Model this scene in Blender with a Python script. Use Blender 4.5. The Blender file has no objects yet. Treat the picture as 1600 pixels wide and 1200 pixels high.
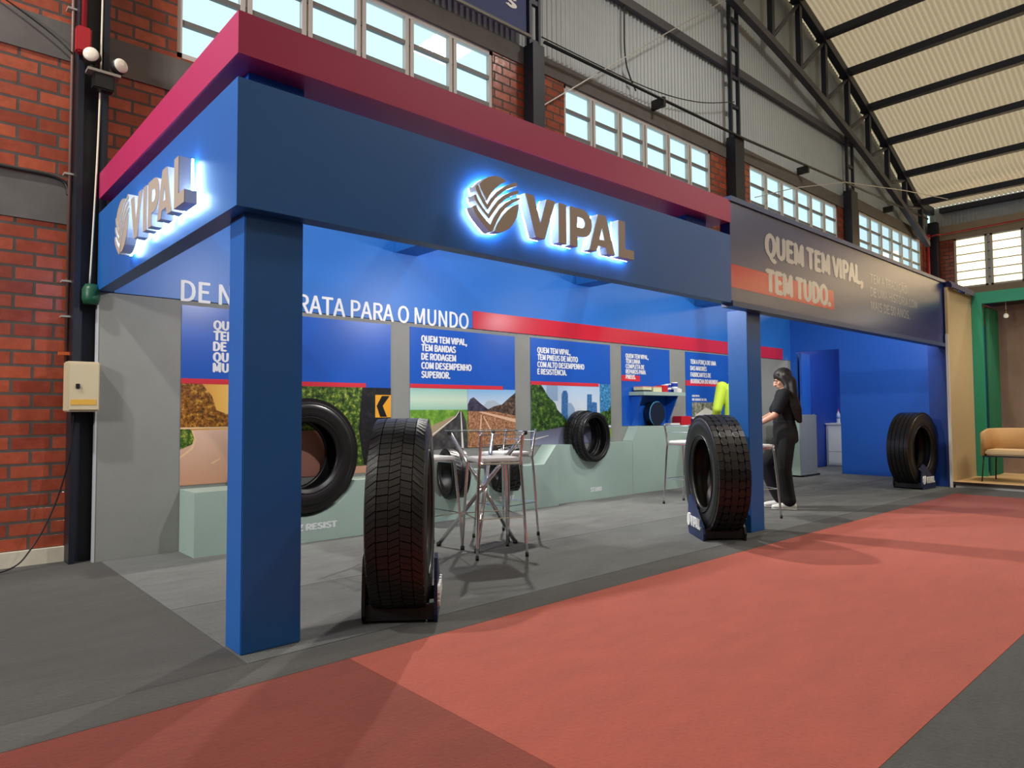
import bpy, bmesh, math, random
from mathutils import Vector, Matrix
random.seed(7)
PI = math.pi
sc = bpy.context.scene
COL = sc.collection

# ------------------------------------------------------------------ camera
cam_d = bpy.data.cameras.new('camera')
cam = bpy.data.objects.new('camera', cam_d); COL.objects.link(cam)
cam_d.sensor_fit = 'HORIZONTAL'; cam_d.sensor_width = 36.0
cam_d.lens = 36.0 * 1067.6 / 1600.0
cam_d.clip_start = 0.05; cam_d.clip_end = 300
yaw, pitch, roll = math.radians(47.85), math.radians(2.44), math.radians(-0.353)
fw = Vector((math.cos(yaw)*math.cos(pitch), math.sin(yaw)*math.cos(pitch), math.sin(pitch)))
rt = Vector((math.sin(yaw), -math.cos(yaw), 0)); up = rt.cross(fw)
r2 = rt*math.cos(roll) + up*math.sin(roll); u2 = -rt*math.sin(roll) + up*math.cos(roll)
M = Matrix((r2, u2, -fw)).transposed().to_4x4(); M.translation = (0, 0, 1.1)
cam.matrix_world = M
sc.camera = cam

# ------------------------------------------------------------------ look
sc.view_settings.view_transform = 'Standard'
sc.view_settings.look = 'None'
sc.view_settings.gamma = 1.0
sc.view_settings.use_curve_mapping = False
sc.view_settings.exposure = 0.0

# ------------------------------------------------------------------ world (overcast bright sky)
w = bpy.data.worlds.new('sky'); sc.world = w; w.use_nodes = True
wn = w.node_tree.nodes; bg = wn['Background']
bg.inputs['Color'].default_value = (0.64, 0.92, 1.0, 1); bg.inputs['Strength'].default_value = 1.2

# ------------------------------------------------------------------ lamps
def lamp(name, kind, loc, target, power, color=(1, 1, 1), size=0.3, angle=None, blend=0.3, size_y=None):
    d = bpy.data.lights.new(name, kind); d.energy = power; d.color = color
    if kind == 'AREA':
        d.size = size
        if size_y: d.shape = 'RECTANGLE'; d.size_y = size_y
    else:
        d.shadow_soft_size = size
    if kind == 'SPOT':
        d.spot_size = math.radians(angle or 90); d.spot_blend = blend
    o = bpy.data.objects.new(name, d); COL.objects.link(o); o.location = loc
    o.rotation_euler = (Vector(target)-Vector(loc)).to_track_quat('-Z', 'Y').to_euler()
    return o
# hall floodlight on the left, high above the gangway
lamp('hall_floodlight', 'SPOT', (-3.4, 4.0, 8.2), (2.2, 3.6, 0.0), 1900, (1.0, 0.97, 0.93), 0.12, 88, 0.7)
# floodlight on the steel column above the stand wall, looking out over the aisle
lamp('stand_floodlight', 'SPOT', (5.4, 6.02, 3.7), (3.6, 1.6, 0.0), 760, (1.0, 0.95, 0.86), 0.06, 140, 0.5)
# unseen overhead fill lamps added for ambient light (behind and beside the camera)
for i, (lx, ly, lz, p) in enumerate([(0.5, -3.5, 8.5, 45), (8, -3.5, 9.0, 80), (15.5, -3.5, 7.5, 190), (9.0, .3, 9.3, 330)]):
    lamp('hall_fill_lamp', 'AREA', (lx, ly, lz), (lx, ly, 0), p, (1.0, 0.95, 0.88), 1.0)
# small track spots under the front fascia that wash the stand's back wall
for lx in (2.6, 4.9, 7.2, 9.6):
    lamp('track_spot', 'SPOT', (lx, 3.45, 2.62), (lx+0.2, 5.95, 1.6), 120, (0.97, 0.98, 1.0), 0.05, 105, 0.8)
# late sun on the frosted right-hand windows
lamp('window_daylight', 'AREA', (22.6, -3.5, 5.4), (10, -3.5, 4.2), 900, (1.0, 0.86, 0.66), 19.0, size_y=2.0)
lamp('opposite_stand_lamp', 'AREA', (2.6, -5.4, 4.3), (2.0, 5.0, 1.6), 16, (1.0, 0.95, 0.88), 0.45)
lamp('left_fill_lamp', 'AREA', (-3.6, 3.2, 3.4), (1.2, 4.0, 1.4), 150, (0.97, 0.97, 1.0), 0.5)  # unseen lamp, added to brighten the left faces of column and fascia
lamp('track_spot', 'SPOT', (10.6, 3.5, 2.6), (12.4, 4.6, 1.3), 90, (0.97, 0.98, 1.0), 0.05, 105, 0.8)  # extra unseen spot, added to brighten the blue partition wall
lamp('column_fill_spot', 'SPOT', (3.9, 4.5, 2.7), (6.1, 3.3, 1.0), 190, (0.97, 0.98, 1.0), 0.05, 75, 0.7)  # unseen spot inside the stand, added to brighten the middle column's left face
lamp('storage_lamp', 'AREA', (13.3, 4.7, 2.7), (13.4, 4.9, 0), 25, (0.9, 0.95, 1.0), 0.4)
lamp('side_stand_lamp', 'AREA', (11.9, 1.6, 2.65), (12.2, 1.9, 0), 22, (1.0, 0.86, 0.68), 0.5)

# ------------------------------------------------------------------ materials
def lin(c):
    return tuple(((v/255.)/12.92 if v/255. <= 0.04045 else ((v/255.+0.055)/1.055)**2.4) for v in c)
MATS = {}
def mat(name, rgb, rough=0.5, metal=0.0, noise=0.0, nscale=8.0, bump=0.0, bscale=60.0, emit=0.0, coat=0.0, alpha=1.0, trans=0.0, spec=0.5, emit_rgb=None):
    if name in MATS: return MATS[name]
    m = bpy.data.materials.new(name); m.use_nodes = True
    nt = m.node_tree; b = nt.nodes['Principled BSDF']
    c = lin(rgb) + (1,)
    b.inputs['Base Color'].default_value = c
    b.inputs['Roughness'].default_value = rough; b.inputs['Metallic'].default_value = metal
    b.inputs['Specular IOR Level'].default_value = spec
    b.inputs['Coat Weight'].default_value = coat
    b.inputs['Coat Roughness'].default_value = 0.08
    b.inputs['Alpha'].default_value = alpha
    b.inputs['Transmission Weight'].default_value = trans
    if emit:
        b.inputs['Emission Color'].default_value = lin(emit_rgb or rgb) + (1,)
        b.inputs['Emission Strength'].default_value = emit
    tc = None
    if noise or bump:
        tc = nt.nodes.new('ShaderNodeTexCoord')
    if noise:
        n = nt.nodes.new('ShaderNodeTexNoise'); n.inputs['Scale'].default_value = nscale; n.inputs['Detail'].default_value = 6
        n.inputs['Roughness'].default_value = 0.65
        nt.links.new(tc.outputs['Object'], n.inputs['Vector'])
        r = nt.nodes.new('ShaderNodeMapRange'); r.inputs['From Min'].default_value = 0.25; r.inputs['From Max'].default_value = 0.75
        r.inputs['To Min'].default_value = 1-noise; r.inputs['To Max'].default_value = 1+noise
        nt.links.new(n.outputs['Fac'], r.inputs['Value'])
        mx = nt.nodes.new('ShaderNodeMix'); mx.data_type = 'RGBA'; mx.blend_type = 'MULTIPLY'; mx.inputs['Factor'].default_value = 1
        mx.inputs['A'].default_value = c
        nt.links.new(r.outputs['Result'], mx.inputs['B']); nt.links.new(mx.outputs['Result'], b.inputs['Base Color'])
    if bump:
        n2 = nt.nodes.new('ShaderNodeTexNoise'); n2.inputs['Scale'].default_value = bscale; n2.inputs['Detail'].default_value = 3
        nt.links.new(tc.outputs['Object'], n2.inputs['Vector'])
        bp = nt.nodes.new('ShaderNodeBump'); bp.inputs['Strength'].default_value = bump; bp.inputs['Distance'].default_value = 0.01
        nt.links.new(n2.outputs['Fac'], bp.inputs['Height']); nt.links.new(bp.outputs['Normal'], b.inputs['Normal'])
    MATS[name] = m
    return m

def brick_mat(name, c1, c2, mortar, axis='XZ'):
    m = bpy.data.materials.new(name); m.use_nodes = True; nt = m.node_tree; b = nt.nodes['Principled BSDF']
    tc = nt.nodes.new('ShaderNodeTexCoord'); sep = nt.nodes.new('ShaderNodeSeparateXYZ'); cmb = nt.nodes.new('ShaderNodeCombineXYZ')
    nt.links.new(tc.outputs['Object'], sep.inputs[0])
    nt.links.new(sep.outputs['X' if axis[0] == 'X' else 'Y'], cmb.inputs[0]); nt.links.new(sep.outputs['Z'], cmb.inputs[1])
    br = nt.nodes.new('ShaderNodeTexBrick'); nt.links.new(cmb.outputs[0], br.inputs['Vector'])
    br.inputs['Color1'].default_value = lin(c1)+(1,); br.inputs['Color2'].default_value = lin(c2)+(1,); br.inputs['Mortar'].default_value = lin(mortar)+(1,)
    br.inputs['Scale'].default_value = 1; br.inputs['Brick Width'].default_value = 0.255; br.inputs['Row Height'].default_value = 0.1055
    br.inputs['Mortar Size'].default_value = 0.011; br.inputs['Mortar Smooth'].default_value = 0.15; br.inputs['Bias'].default_value = 0.0
    n = nt.nodes.new('ShaderNodeTexNoise'); n.inputs['Scale'].default_value = 14; n.inputs['Detail'].default_value = 8; n.inputs['Roughness'].default_value = 0.7
    nt.links.new(tc.outputs['Object'], n.inputs['Vector'])
    mr = nt.nodes.new('ShaderNodeMapRange'); mr.inputs['From Min'].default_value = .25; mr.inputs['From Max'].default_value = .75; mr.inputs['To Min'].default_value = .72; mr.inputs['To Max'].default_value = 1.25
    nt.links.new(n.outputs['Fac'], mr.inputs['Value'])
    mx = nt.nodes.new('ShaderNodeMix'); mx.data_type = 'RGBA'; mx.blend_type = 'MULTIPLY'; mx.inputs['Factor'].default_value = 1
    nt.links.new(br.outputs['Color'], mx.inputs['A']); nt.links.new(mr.outputs['Result'], mx.inputs['B']); nt.links.new(mx.outputs['Result'], b.inputs['Base Color'])
    rr = nt.nodes.new('ShaderNodeMapRange'); rr.inputs['To Min'].default_value = .2; rr.inputs['To Max'].default_value = .8
    nt.links.new(br.outputs['Fac'], rr.inputs['Value']); nt.links.new(rr.outputs['Result'], b.inputs['Roughness'])
    bp = nt.nodes.new('ShaderNodeBump'); bp.inputs['Strength'].default_value = .6; bp.inputs['Distance'].default_value = .012
    inv = nt.nodes.new('ShaderNodeMath'); inv.operation = 'SUBTRACT'; inv.inputs[0].default_value = 1
    nt.links.new(br.outputs['Fac'], inv.inputs[1])
    ad = nt.nodes.new('ShaderNodeMath'); ad.operation = 'MULTIPLY_ADD'; ad.inputs[1].default_value = .35
    nt.links.new(n.outputs['Fac'], ad.inputs[0]); nt.links.new(inv.outputs[0], ad.inputs[2])
    nt.links.new(ad.outputs[0], bp.inputs['Height']); nt.links.new(bp.outputs['Normal'], b.inputs['Normal'])
    return m

def carpet_mat(name, rgb, var=0.42):
    m = bpy.data.materials.new(name); m.use_nodes = True; nt = m.node_tree; b = nt.nodes['Principled BSDF']
    tc = nt.nodes.new('ShaderNodeTexCoord')
    n1 = nt.nodes.new('ShaderNodeTexNoise'); n1.inputs['Scale'].default_value = 55; n1.inputs['Detail'].default_value = 6; n1.inputs['Roughness'].default_value = .75
    n2 = nt.nodes.new('ShaderNodeTexNoise'); n2.inputs['Scale'].default_value = 3.0; n2.inputs['Detail'].default_value = 7; n2.inputs['Roughness'].default_value = .7
    mp = nt.nodes.new('ShaderNodeMapping'); mp.inputs['Scale'].default_value = (0.8, 2.2, 1)
    nt.links.new(tc.outputs['Object'], n1.inputs['Vector']); nt.links.new(tc.outputs['Object'], mp.inputs['Vector']); nt.links.new(mp.outputs[0], n2.inputs['Vector'])
    ad = nt.nodes.new('ShaderNodeMath'); ad.operation = 'ADD'; nt.links.new(n1.outputs['Fac'], ad.inputs[0]); nt.links.new(n2.outputs['Fac'], ad.inputs[1])
    mr = nt.nodes.new('ShaderNodeMapRange'); mr.inputs['From Min'].default_value = .6; mr.inputs['From Max'].default_value = 1.4; mr.inputs['To Min'].default_value = 1-var; mr.inputs['To Max'].default_value = 1+var
    nt.links.new(ad.outputs[0], mr.inputs['Value'])
    mx = nt.nodes.new('ShaderNodeMix'); mx.data_type = 'RGBA'; mx.blend_type = 'MULTIPLY'; mx.inputs['Factor'].default_value = 1
    mx.inputs['A'].default_value = lin(rgb)+(1,); nt.links.new(mr.outputs['Result'], mx.inputs['B']); nt.links.new(mx.outputs['Result'], b.inputs['Base Color'])
    b.inputs['Roughness'].default_value = .95; b.inputs['Specular IOR Level'].default_value = .15
    b.inputs['Sheen Weight'].default_value = .15
    bp = nt.nodes.new('ShaderNodeBump'); bp.inputs['Strength'].default_value = .7; bp.inputs['Distance'].default_value = .008
    nt.links.new(n1.outputs['Fac'], bp.inputs['Height']); nt.links.new(bp.outputs['Normal'], b.inputs['Normal'])
    return m

def roof_mat():
    m = bpy.data.materials.new('roof_sheet'); m.use_nodes = True; nt = m.node_tree
    b = nt.nodes['Principled BSDF']; out = nt.nodes['Material Output']
    b.inputs['Base Color'].default_value = lin((206, 186, 166))+(1,); b.inputs['Roughness'].default_value = .38; b.inputs['Metallic'].default_value = .2
    t = nt.nodes.new('ShaderNodeBsdfTranslucent'); t.inputs['Color'].default_value = lin((240, 190, 150))+(1,)
    mx = nt.nodes.new('ShaderNodeMixShader'); mx.inputs[0].default_value = .66
    nt.links.new(b.outputs[0], mx.inputs[1]); nt.links.new(t.outputs[0], mx.inputs[2]); nt.links.new(mx.outputs[0], out.inputs[0])
    return m

BLUE = mat('blue_paint', (28, 98, 176), .42, noise=.03, nscale=3)
RED = mat('crimson_paint', (180, 42, 94), .42, noise=.03, nscale=3)
BANNERM = mat('navy_vinyl', (20, 46, 110), .3, spec=.9)
HEADER = mat('blue_vinyl', (36, 112, 200), .4, noise=.02)
WHITE = mat('white_vinyl', (235, 238, 238), .4)
REDV = mat('red_vinyl', (205, 38, 58), .25)
GREYP = mat('grey_paint', (138, 140, 134), .6, noise=.05, nscale=5, bump=.08)
SAGE = mat('sage_laminate', (164, 186, 176), .4, noise=.03, nscale=4)
BLACKST = mat('dark_steel', (34, 38, 48), .45, metal=.3, noise=.12, nscale=6)
TRUSSM = mat('truss_steel', (40, 44, 58), .45, metal=.3, noise=.12, nscale=6)
TRUSSL = mat('grey_primer_steel', (84, 84, 92), .5, metal=.3, noise=.1, nscale=6)
CONC = mat('concrete', (98, 94, 90), .85, noise=.16, nscale=4, bump=.15, bscale=25)
CLAD = mat('zinc_sheet', (172, 180, 184), .5, metal=.1, noise=.05, nscale=2)
WFRAME = mat('white_window_frame', (196, 192, 186), .5)
RUBBER = mat('black_rubber', (24, 23, 23), .36, noise=.2, nscale=12, bump=.06, bscale=120, spec=.42)
CHROME = mat('chrome', (225, 225, 228), .12, metal=1.0)
BLKPL = mat('black_plastic', (18, 18, 20), .45)
NAVYP = mat('navy_paint', (24, 42, 84), .4)
ROOF = roof_mat()
BRICK = brick_mat('varnished_brick', (172, 84, 58), (136, 60, 43), (80, 72, 66))
BRICKR = brick_mat('varnished_brick_side', (168, 84, 54), (140, 62, 42), (84, 74, 66), 'YZ')

# ------------------------------------------------------------------ helpers
def link(o, parent=None):
    COL.objects.link(o)
    if parent is not None: o.parent = parent
    return o
def mesh_obj(name, bm, m, parent=None, smooth=False):
    me = bpy.data.meshes.new(name); bm.to_mesh(me); bm.free()
    for k in (m if isinstance(m, (list, tuple)) else [m]): me.materials.append(k)
    if smooth:
        for p in me.polygons: p.use_smooth = True
    return link(bpy.data.objects.new(name, me), parent)
def thing(name, label, cat, loc=(0, 0, 0), rz=0, group=None):
    o = bpy.data.objects.new(name, None); COL.objects.link(o); o.location = loc; o.rotation_euler = (0, 0, rz); o.empty_display_size = .1
    return tag(o, label, cat, group)
def tag(o, label, cat, group=None):
    o['label'] = label; o['category'] = cat
    if group: o['group'] = group
    return o
def struct(o):
    o['kind'] = 'structure'; return o
def bx(bm, x0, x1, y0, y1, z0, z1, mi=0):
    v = [bm.verts.new((x, y, z)) for x in (x0, x1) for y in (y0, y1) for z in (z0, z1)]
    for f in ((0, 1, 3, 2), (4, 6, 7, 5), (0, 4, 5, 1), (2, 3, 7, 6), (0, 2, 6, 4), (1, 5, 7, 3)):
        bm.faces.new([v[i] for i in f]).material_index = mi
def box(name, x0, x1, y0, y1, z0, z1, m, parent=None, bev=0.0):
    bm = bmesh.new(); bx(bm, x0, x1, y0, y1, z0, z1)
    if bev: bmesh.ops.bevel(bm, geom=bm.edges[:], offset=bev, segments=2, affect='EDGES')
    bmesh.ops.recalc_face_normals(bm, faces=bm.faces[:])
    return mesh_obj(name, bm, m, parent)
def quad(name, pts, m, parent=None):
    bm = bmesh.new(); bm.faces.new([bm.verts.new(p) for p in pts]); return mesh_obj(name, bm, m, parent)
def prism(bm, pts, depth, mi=0, T=None):
    """polygon pts (a,b) in local XY extruded from z=0 to z=depth, mapped by matrix T"""
    T = T or Matrix.Identity(4)
    n = len(pts)
    lo = [bm.verts.new(T @ Vector((p[0], p[1], 0))) for p in pts]; hi = [bm.verts.new(T @ Vector((p[0], p[1], depth))) for p in pts]
    fs = [bm.faces.new(lo[::-1]), bm.faces.new(hi)]
    for i in range(n): fs.append(bm.faces.new((lo[i], lo[(i+1) % n], hi[(i+1) % n], hi[i])))
    for f in fs: f.material_index = mi
    return fs
# maps local (x, y, z) to a surface whose outward normal looks toward -Y: x->X, y->Z, z->-Y
def front(x=0, y=0, z=0): return Matrix.Translation((x, y, z)) @ Matrix.Rotation(PI/2, 4, 'X')
def left(x=0, y=0, z=0): return Matrix.Translation((x, y, z)) @ Matrix.Rotation(-PI/2, 4, 'Z') @ Matrix.Rotation(PI/2, 4, 'X')
def tube_bm(bm, pts, r, seg=8, closed=False, r_end=None):
    pts = [Vector(p) for p in pts]; n = len(pts); rings = []
    prev = None
    for i, p in enumerate(pts):
        if closed: d = pts[(i+1) % n]-pts[i-1]
        else: d = pts[min(i+1, n-1)]-pts[max(i-1, 0)]
        d.normalize()
        if prev is None:
            a = Vector((0, 0, 1)) if abs(d.z) < .9 else Vector((1, 0, 0)); prev = d.cross(a).normalized()
        x = (prev - d*prev.dot(d)).normalized(); prev = x; y = d.cross(x)
        rr = r if r_end is None else r+(r_end-r)*i/(n-1)
        rings.append([bm.verts.new(p+x*rr*math.cos(t)+y*rr*math.sin(t)) for t in [2*PI*k/seg for k in range(seg)]])
    for i in range(n if closed else n-1):
        a, b = rings[i], rings[(i+1) % n]
        for k in range(seg): bm.faces.new((a[k], a[(k+1) % seg], b[(k+1) % seg], b[k]))
    if not closed: bm.faces.new(rings[0][::-1]); bm.faces.new(rings[-1])
def tube(name, pts, r, m, parent=None, seg=8, closed=False, r_end=None):
    bm = bmesh.new(); tube_bm(bm, pts, r, seg, closed, r_end); return mesh_obj(name, bm, m, parent, True)
def smooth_pts(pts, k=8):
    pts = [Vector(p) for p in pts]; out = []
    for i in range(len(pts)-1):
        p0, p1, p2, p3 = pts[max(i-1, 0)], pts[i], pts[i+1], pts[min(i+2, len(pts)-1)]
        for j in range(k):
            t = j/k; out.append(.5*((2*p1)+(-p0+p2)*t+(2*p0-5*p1+4*p2-p3)*t*t+(-p0+3*p1-3*p2+p3)*t**3))
    out.append(pts[-1]); return out
def lathe_bm(bm, prof, seg=48, axis='Z', T=None, mi=0, closed=False):
    """prof: list of (radius, height)"""
    T = T or Matrix.Identity(4); rings = []
    for r, h in prof:
        ring = []
        for k in range(seg):
            a = 2*PI*k/seg
            v = (r*math.cos(a), r*math.sin(a), h) if axis == 'Z' else (h, r*math.cos(a), r*math.sin(a))
            ring.append(bm.verts.new(T @ Vector(v)))
        rings.append(ring)
    for i in range(len(rings) if closed else len(rings)-1):
        a, b = rings[i], rings[(i+1) % len(rings)]
        for k in range(seg): bm.faces.new((a[k], a[(k+1) % seg], b[(k+1) % seg], b[k])).material_index = mi
    if not closed:
        if prof[0][0] > 1e-6: bm.faces.new(rings[0][::-1]).material_index = mi
        if prof[-1][0] > 1e-6: bm.faces.new(rings[-1]).material_index = mi
def lathe(name, prof, m, parent=None, seg=32, axis='Z', T=None, smooth=True, closed=False):
    bm = bmesh.new(); lathe_bm(bm, prof, seg, axis, T, 0, closed)
    bmesh.ops.remove_doubles(bm, verts=bm.verts[:], dist=1e-6)
    bmesh.ops.recalc_face_normals(bm, faces=bm.faces[:])
    return mesh_obj(name, bm, m, parent, smooth)
def baked(o, name, m, parent=None, T=None, smooth=False):
    """evaluate a curve / modified object into a plain mesh object"""
    COL.objects.link(o); bpy.context.view_layer.update()
    dg = bpy.context.evaluated_depsgraph_get()
    me = bpy.data.meshes.new_from_object(o.evaluated_get(dg)); bpy.data.objects.remove(o)
    if T is not None: me.transform(T)
    me.materials.clear(); me.materials.append(m)
    for p in me.polygons: p.material_index = 0; p.use_smooth = smooth
    me.name = name
    return link(bpy.data.objects.new(name, me), parent)
_capcache = {}
try:
    import os
    _fp = os.path.join(bpy.utils.system_resource('DATAFILES'), 'fonts', 'Noto Sans CJK Regular.woff2')
    FONT = bpy.data.fonts.load(_fp)
except Exception:
    FONT = None
def text_mesh(s, bold=0.0, depth=0.0006):
    c = bpy.data.curves.new('t', 'FONT'); c.body = s; c.size = 1; c.font = FONT or c.font; c.extrude = 0; c.resolution_u = 4
    o = bpy.data.objects.new('t', c); COL.objects.link(o); bpy.context.view_layer.update()
    me = bpy.data.meshes.new_from_object(o.evaluated_get(bpy.context.evaluated_depsgraph_get()))
    bpy.data.objects.remove(o); bpy.data.curves.remove(c)
    xs = [v.co.x for v in me.vertices]
    return me, min(xs), max(xs)
def lettering(name, lines, m, T, parent=None, bold=0.012):
    """lines: (string, x, baseline, cap height, width). One flat mesh lifted just off its surface."""
    bm = bmesh.new()
    if 'H' not in _capcache:
        me, a, b = text_mesh('H'); _capcache['H'] = max(v.co.y for v in me.vertices); bpy.data.meshes.remove(me)
    cap = _capcache['H']
    for s, x, y, ch, wd in lines:
        me, a, b = text_mesh(s, bold); sy = ch/cap; sx = wd/(b-a) if wd > 0 else -wd*sy
        # bold strokes: the outline repeated a hair to each side
        for iz, (dx, dy) in enumerate(((-bold, 0), (bold, 0), (0, bold*.5), (0, -bold*.5)) if bold > .006 else ((0, 0),)):
            m2 = me.copy(); m2.transform(T @ Matrix.Translation((x, y, iz*.00025)) @ Matrix.Diagonal((sx, sy, 1, 1)) @ Matrix.Translation((dx-a, dy, 0)))
            bm.from_mesh(m2); bpy.data.meshes.remove(m2)
        bpy.data.meshes.remove(me)
    return mesh_obj(name, bm, m, parent)
def cut_shape(name, polys, depth, m, parent=None, T=None):
    """2D outline with holes -> solid, from z=0 to z=depth"""
    c = bpy.data.curves.new('s', 'CURVE'); c.dimensions = '2D'; c.fill_mode = 'BOTH'; c.extrude = depth/2
    for p in polys:
        sp = c.splines.new('POLY'); sp.points.add(len(p)-1); sp.use_cyclic_u = True
        for q, pt in zip(sp.points, p): q.co = (pt[0], pt[1], 0, 1)
    o = bpy.data.objects.new('s', c)
    T = (T or Matrix.Identity(4)) @ Matrix.Translation((0, 0, depth/2))
    return baked(o, name, m, parent, T)
def copy_tree(o, parent=None):
    c = o.copy(); COL.objects.link(c)
    if parent is not None: c.parent = parent
    for ch in list(o.children): copy_tree(ch, c)
    return c
def skin(name, pts, edges, m, parent=None, T=None, sub=2, root=0):
    """pts: {key: (x,y,z,rx,ry)}"""
    keys = list(pts); bm = bmesh.new(); vs = {k: bm.verts.new(pts[k][:3]) for k in keys}
    for a, b in edges: bm.edges.new((vs[a], vs[b]))
    me = bpy.data.meshes.new('sk'); bm.to_mesh(me); bm.free()
    o = bpy.data.objects.new('sk', me)
    sk = o.modifiers.new('s', 'SKIN'); sk.use_smooth_shade = True
    if not me.skin_vertices: COL.objects.link(o); bpy.context.view_layer.update(); COL.objects.unlink(o)
    lay = me.skin_vertices[0].data
    for i, k in enumerate(keys):
        p = pts[k]; lay[i].radius = (p[3], p[4] if len(p) > 4 else p[3]); lay[i].use_root = (i == root)
    ss = o.modifiers.new('u', 'SUBSURF'); ss.levels = sub; ss.render_levels = sub
    return baked(o, name, m, parent, T, True)

# ================================================================== SETTING
struct(box('floor', -13.5, 21.5, -14, 6.45, -.2, -.008, mat('concrete_floor', (84, 82, 80), .8, noise=.1)))
def zo(x): return max(0, x-6)*.018
WINS = [(-3.6, 0.0, 0), (1.74, 5.33, 0), (6.59, 10.19, .01), (11.5, 15.3, .10), (16.5, 20.7, .22)]
ZS, ZH = 4.19, 5.52
bm = bmesh.new(); cur = -13.5
for (a, b, dz) in WINS:
    bx(bm, cur, a, 6.2, 6.29, .0, ZH+dz); bx(bm, a, b, 6.2, 6.29, .0, ZS+dz); cur = b
bx(bm, cur, 21.5, 6.2, 6.29, 0, ZH+.22)
struct(mesh_obj('wall_back', bm, BRICK))
# concrete ring beam over the windows, two tie beams, painted plinth
bm = bmesh.new()
for a, b, dz in ((-13.5, 6.0, 0), (6.0, 10.83, .01), (10.83, 15.75, .10), (15.75, 21.5, .22)): bx(bm, a, b, 6.185, 6.285, ZH+dz, 5.75+dz*1.15)
struct(mesh_obj('trim_1', bm, CONC))
struct(box('trim_2', -13.5, 10.8, 6.186, 6.21, 3.87, 4.165, CONC))
struct(box('trim_3', -13.5, 10.8, 6.186, 6.21, 2.58, 2.925, CONC))
struct(box('baseboard_back', -13.5, 11, 6.16, 6.21, -.008, .11, mat('lime_wash', (206, 198, 178), .85, noise=.14, nscale=9)))
# corrugated cladding and the vaulted corrugated roof
def zr(x):
    z = 10.75-.0163*(x-4)**2
    return max(z, 6.62) if x > 12 else z
def corrug(u): return .5*(1-math.cos(u))
bm = bmesh.new(); P = .09; n = int(35/P*6); prev = None
for i in range(n+1):
    x = -13.5+35*i/n; y = 6.26-.022*corrug(2*PI*x/P)
    cur = (bm.verts.new((x, y, 5.72+ (0 if x < 10.8 else .1 if x < 15.7 else .22))), bm.verts.new((x, y, max(6.0, zr(x)+.125))))
    if prev: bm.faces.new((prev[0], cur[0], cur[1], prev[1]))
    prev = cur
struct(mesh_obj('wall_upper', bm, CLAD, smooth=True))
bm = bmesh.new(); P = .1; ny = int(20.5/P*6); prevr = None
xs = [-13.4+i*(34.9/36) for i in range(37)]
for j in range(ny+1):
    y = -14+20.4*j/ny; dz = .055*corrug(2*PI*y/P)
    row = [bm.verts.new((x, y, zr(x)+.1+dz)) for x in xs]
    if prevr:
        for k in range(36): bm.faces.new((prevr[k], prevr[k+1], row[k+1], row[k]))
    prevr = row
struct(mesh_obj('ceiling', bm, ROOF, smooth=True))
# right-hand side wall with its long window bands, zinc strip above
RW = [(-12.9, -9.0), (-7.9, -4.0), (-2.9, 1.0), (1.65, 5.62)]
bm = bmesh.new(); cur = -14
for a, b in RW:
    bx(bm, 21.5, 21.75, cur, a, 0, 6.15); bx(bm, 21.5, 21.75, a, b, 0, 4.3); cur = b
bx(bm, 21.5, 21.75, cur, 6.45, 0, 6.15)
struct(mesh_obj('wall_right', bm, BRICKR))
bm = bmesh.new(); bx(bm, 21.47, 21.78, -14, 6.2, 5.8, 6.2); bx(bm, 21.48, 21.77, -14, 6.2, 4.2, 4.42)
struct(mesh_obj('trim_4', bm, mat('warm_concrete', (150, 134, 112), .85, noise=.1, nscale=3)))
bm = bmesh.new(); prev = None
for i in range(1501):
    y = -14+20.2*i/1500; x = 21.52-.02*corrug(2*PI*y/.09)
    cur = (bm.verts.new((x, y, 6.18)), bm.verts.new((x, y, 6.75)))
    if prev: bm.faces.new((prev[0], cur[0], cur[1], prev[1]))
    prev = cur
struct(mesh_obj('trim_5', bm, CLAD, smooth=True))
struct(box('wall_left', -13.75, -13.5, -14, 6.45, 0, 6.0, BRICKR))
struct(box('wall_front', -13.5, 21.5, -14.25, -14, 0, 11, mat('plain_render', (150, 148, 142), .8)))

# windows: white steel frames, glass panes behind
def glass_mat():
    m = bpy.data.materials.new('window_glass'); m.use_nodes = True; nt = m.node_tree; nt.nodes.clear()
    o = nt.nodes.new('ShaderNodeOutputMaterial'); t = nt.nodes.new('ShaderNodeBsdfTransparent'); g = nt.nodes.new('ShaderNodeBsdfGlossy')
    g.inputs['Roughness'].default_value = .02; f = nt.nodes.new('ShaderNodeFresnel'); f.inputs[0].default_value = 1.45
    x = nt.nodes.new('ShaderNodeMixShader'); nt.links.new(f.outputs[0], x.inputs[0]); nt.links.new(t.outputs[0], x.inputs[1]); nt.links.new(g.outputs[0], x.inputs[2]); nt.links.new(x.outputs[0], o.inputs[0])
    return m
def frost_mat():
    m = bpy.data.materials.new('frosted_glass'); m.use_nodes = True; nt = m.node_tree; nt.nodes.clear()
    o = nt.nodes.new('ShaderNodeOutputMaterial'); t = nt.nodes.new('ShaderNodeBsdfTransparent'); t.inputs[0].default_value = lin((255, 226, 180))+(1,)
    d = nt.nodes.new('ShaderNodeBsdfTranslucent'); d.inputs[0].default_value = lin((255, 236, 200))+(1,)
    x = nt.nodes.new('ShaderNodeMixShader'); x.inputs[0].default_value = .6; nt.links.new(t.outputs[0], x.inputs[1]); nt.links.new(d.outputs[0], x.inputs[2]); nt.links.new(x.outputs[0], o.inputs[0])
    return m
GLASS = glass_mat(); FROST = frost_mat()
WB = mat('grey_window_bar', (110, 108, 106), .5)
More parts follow.
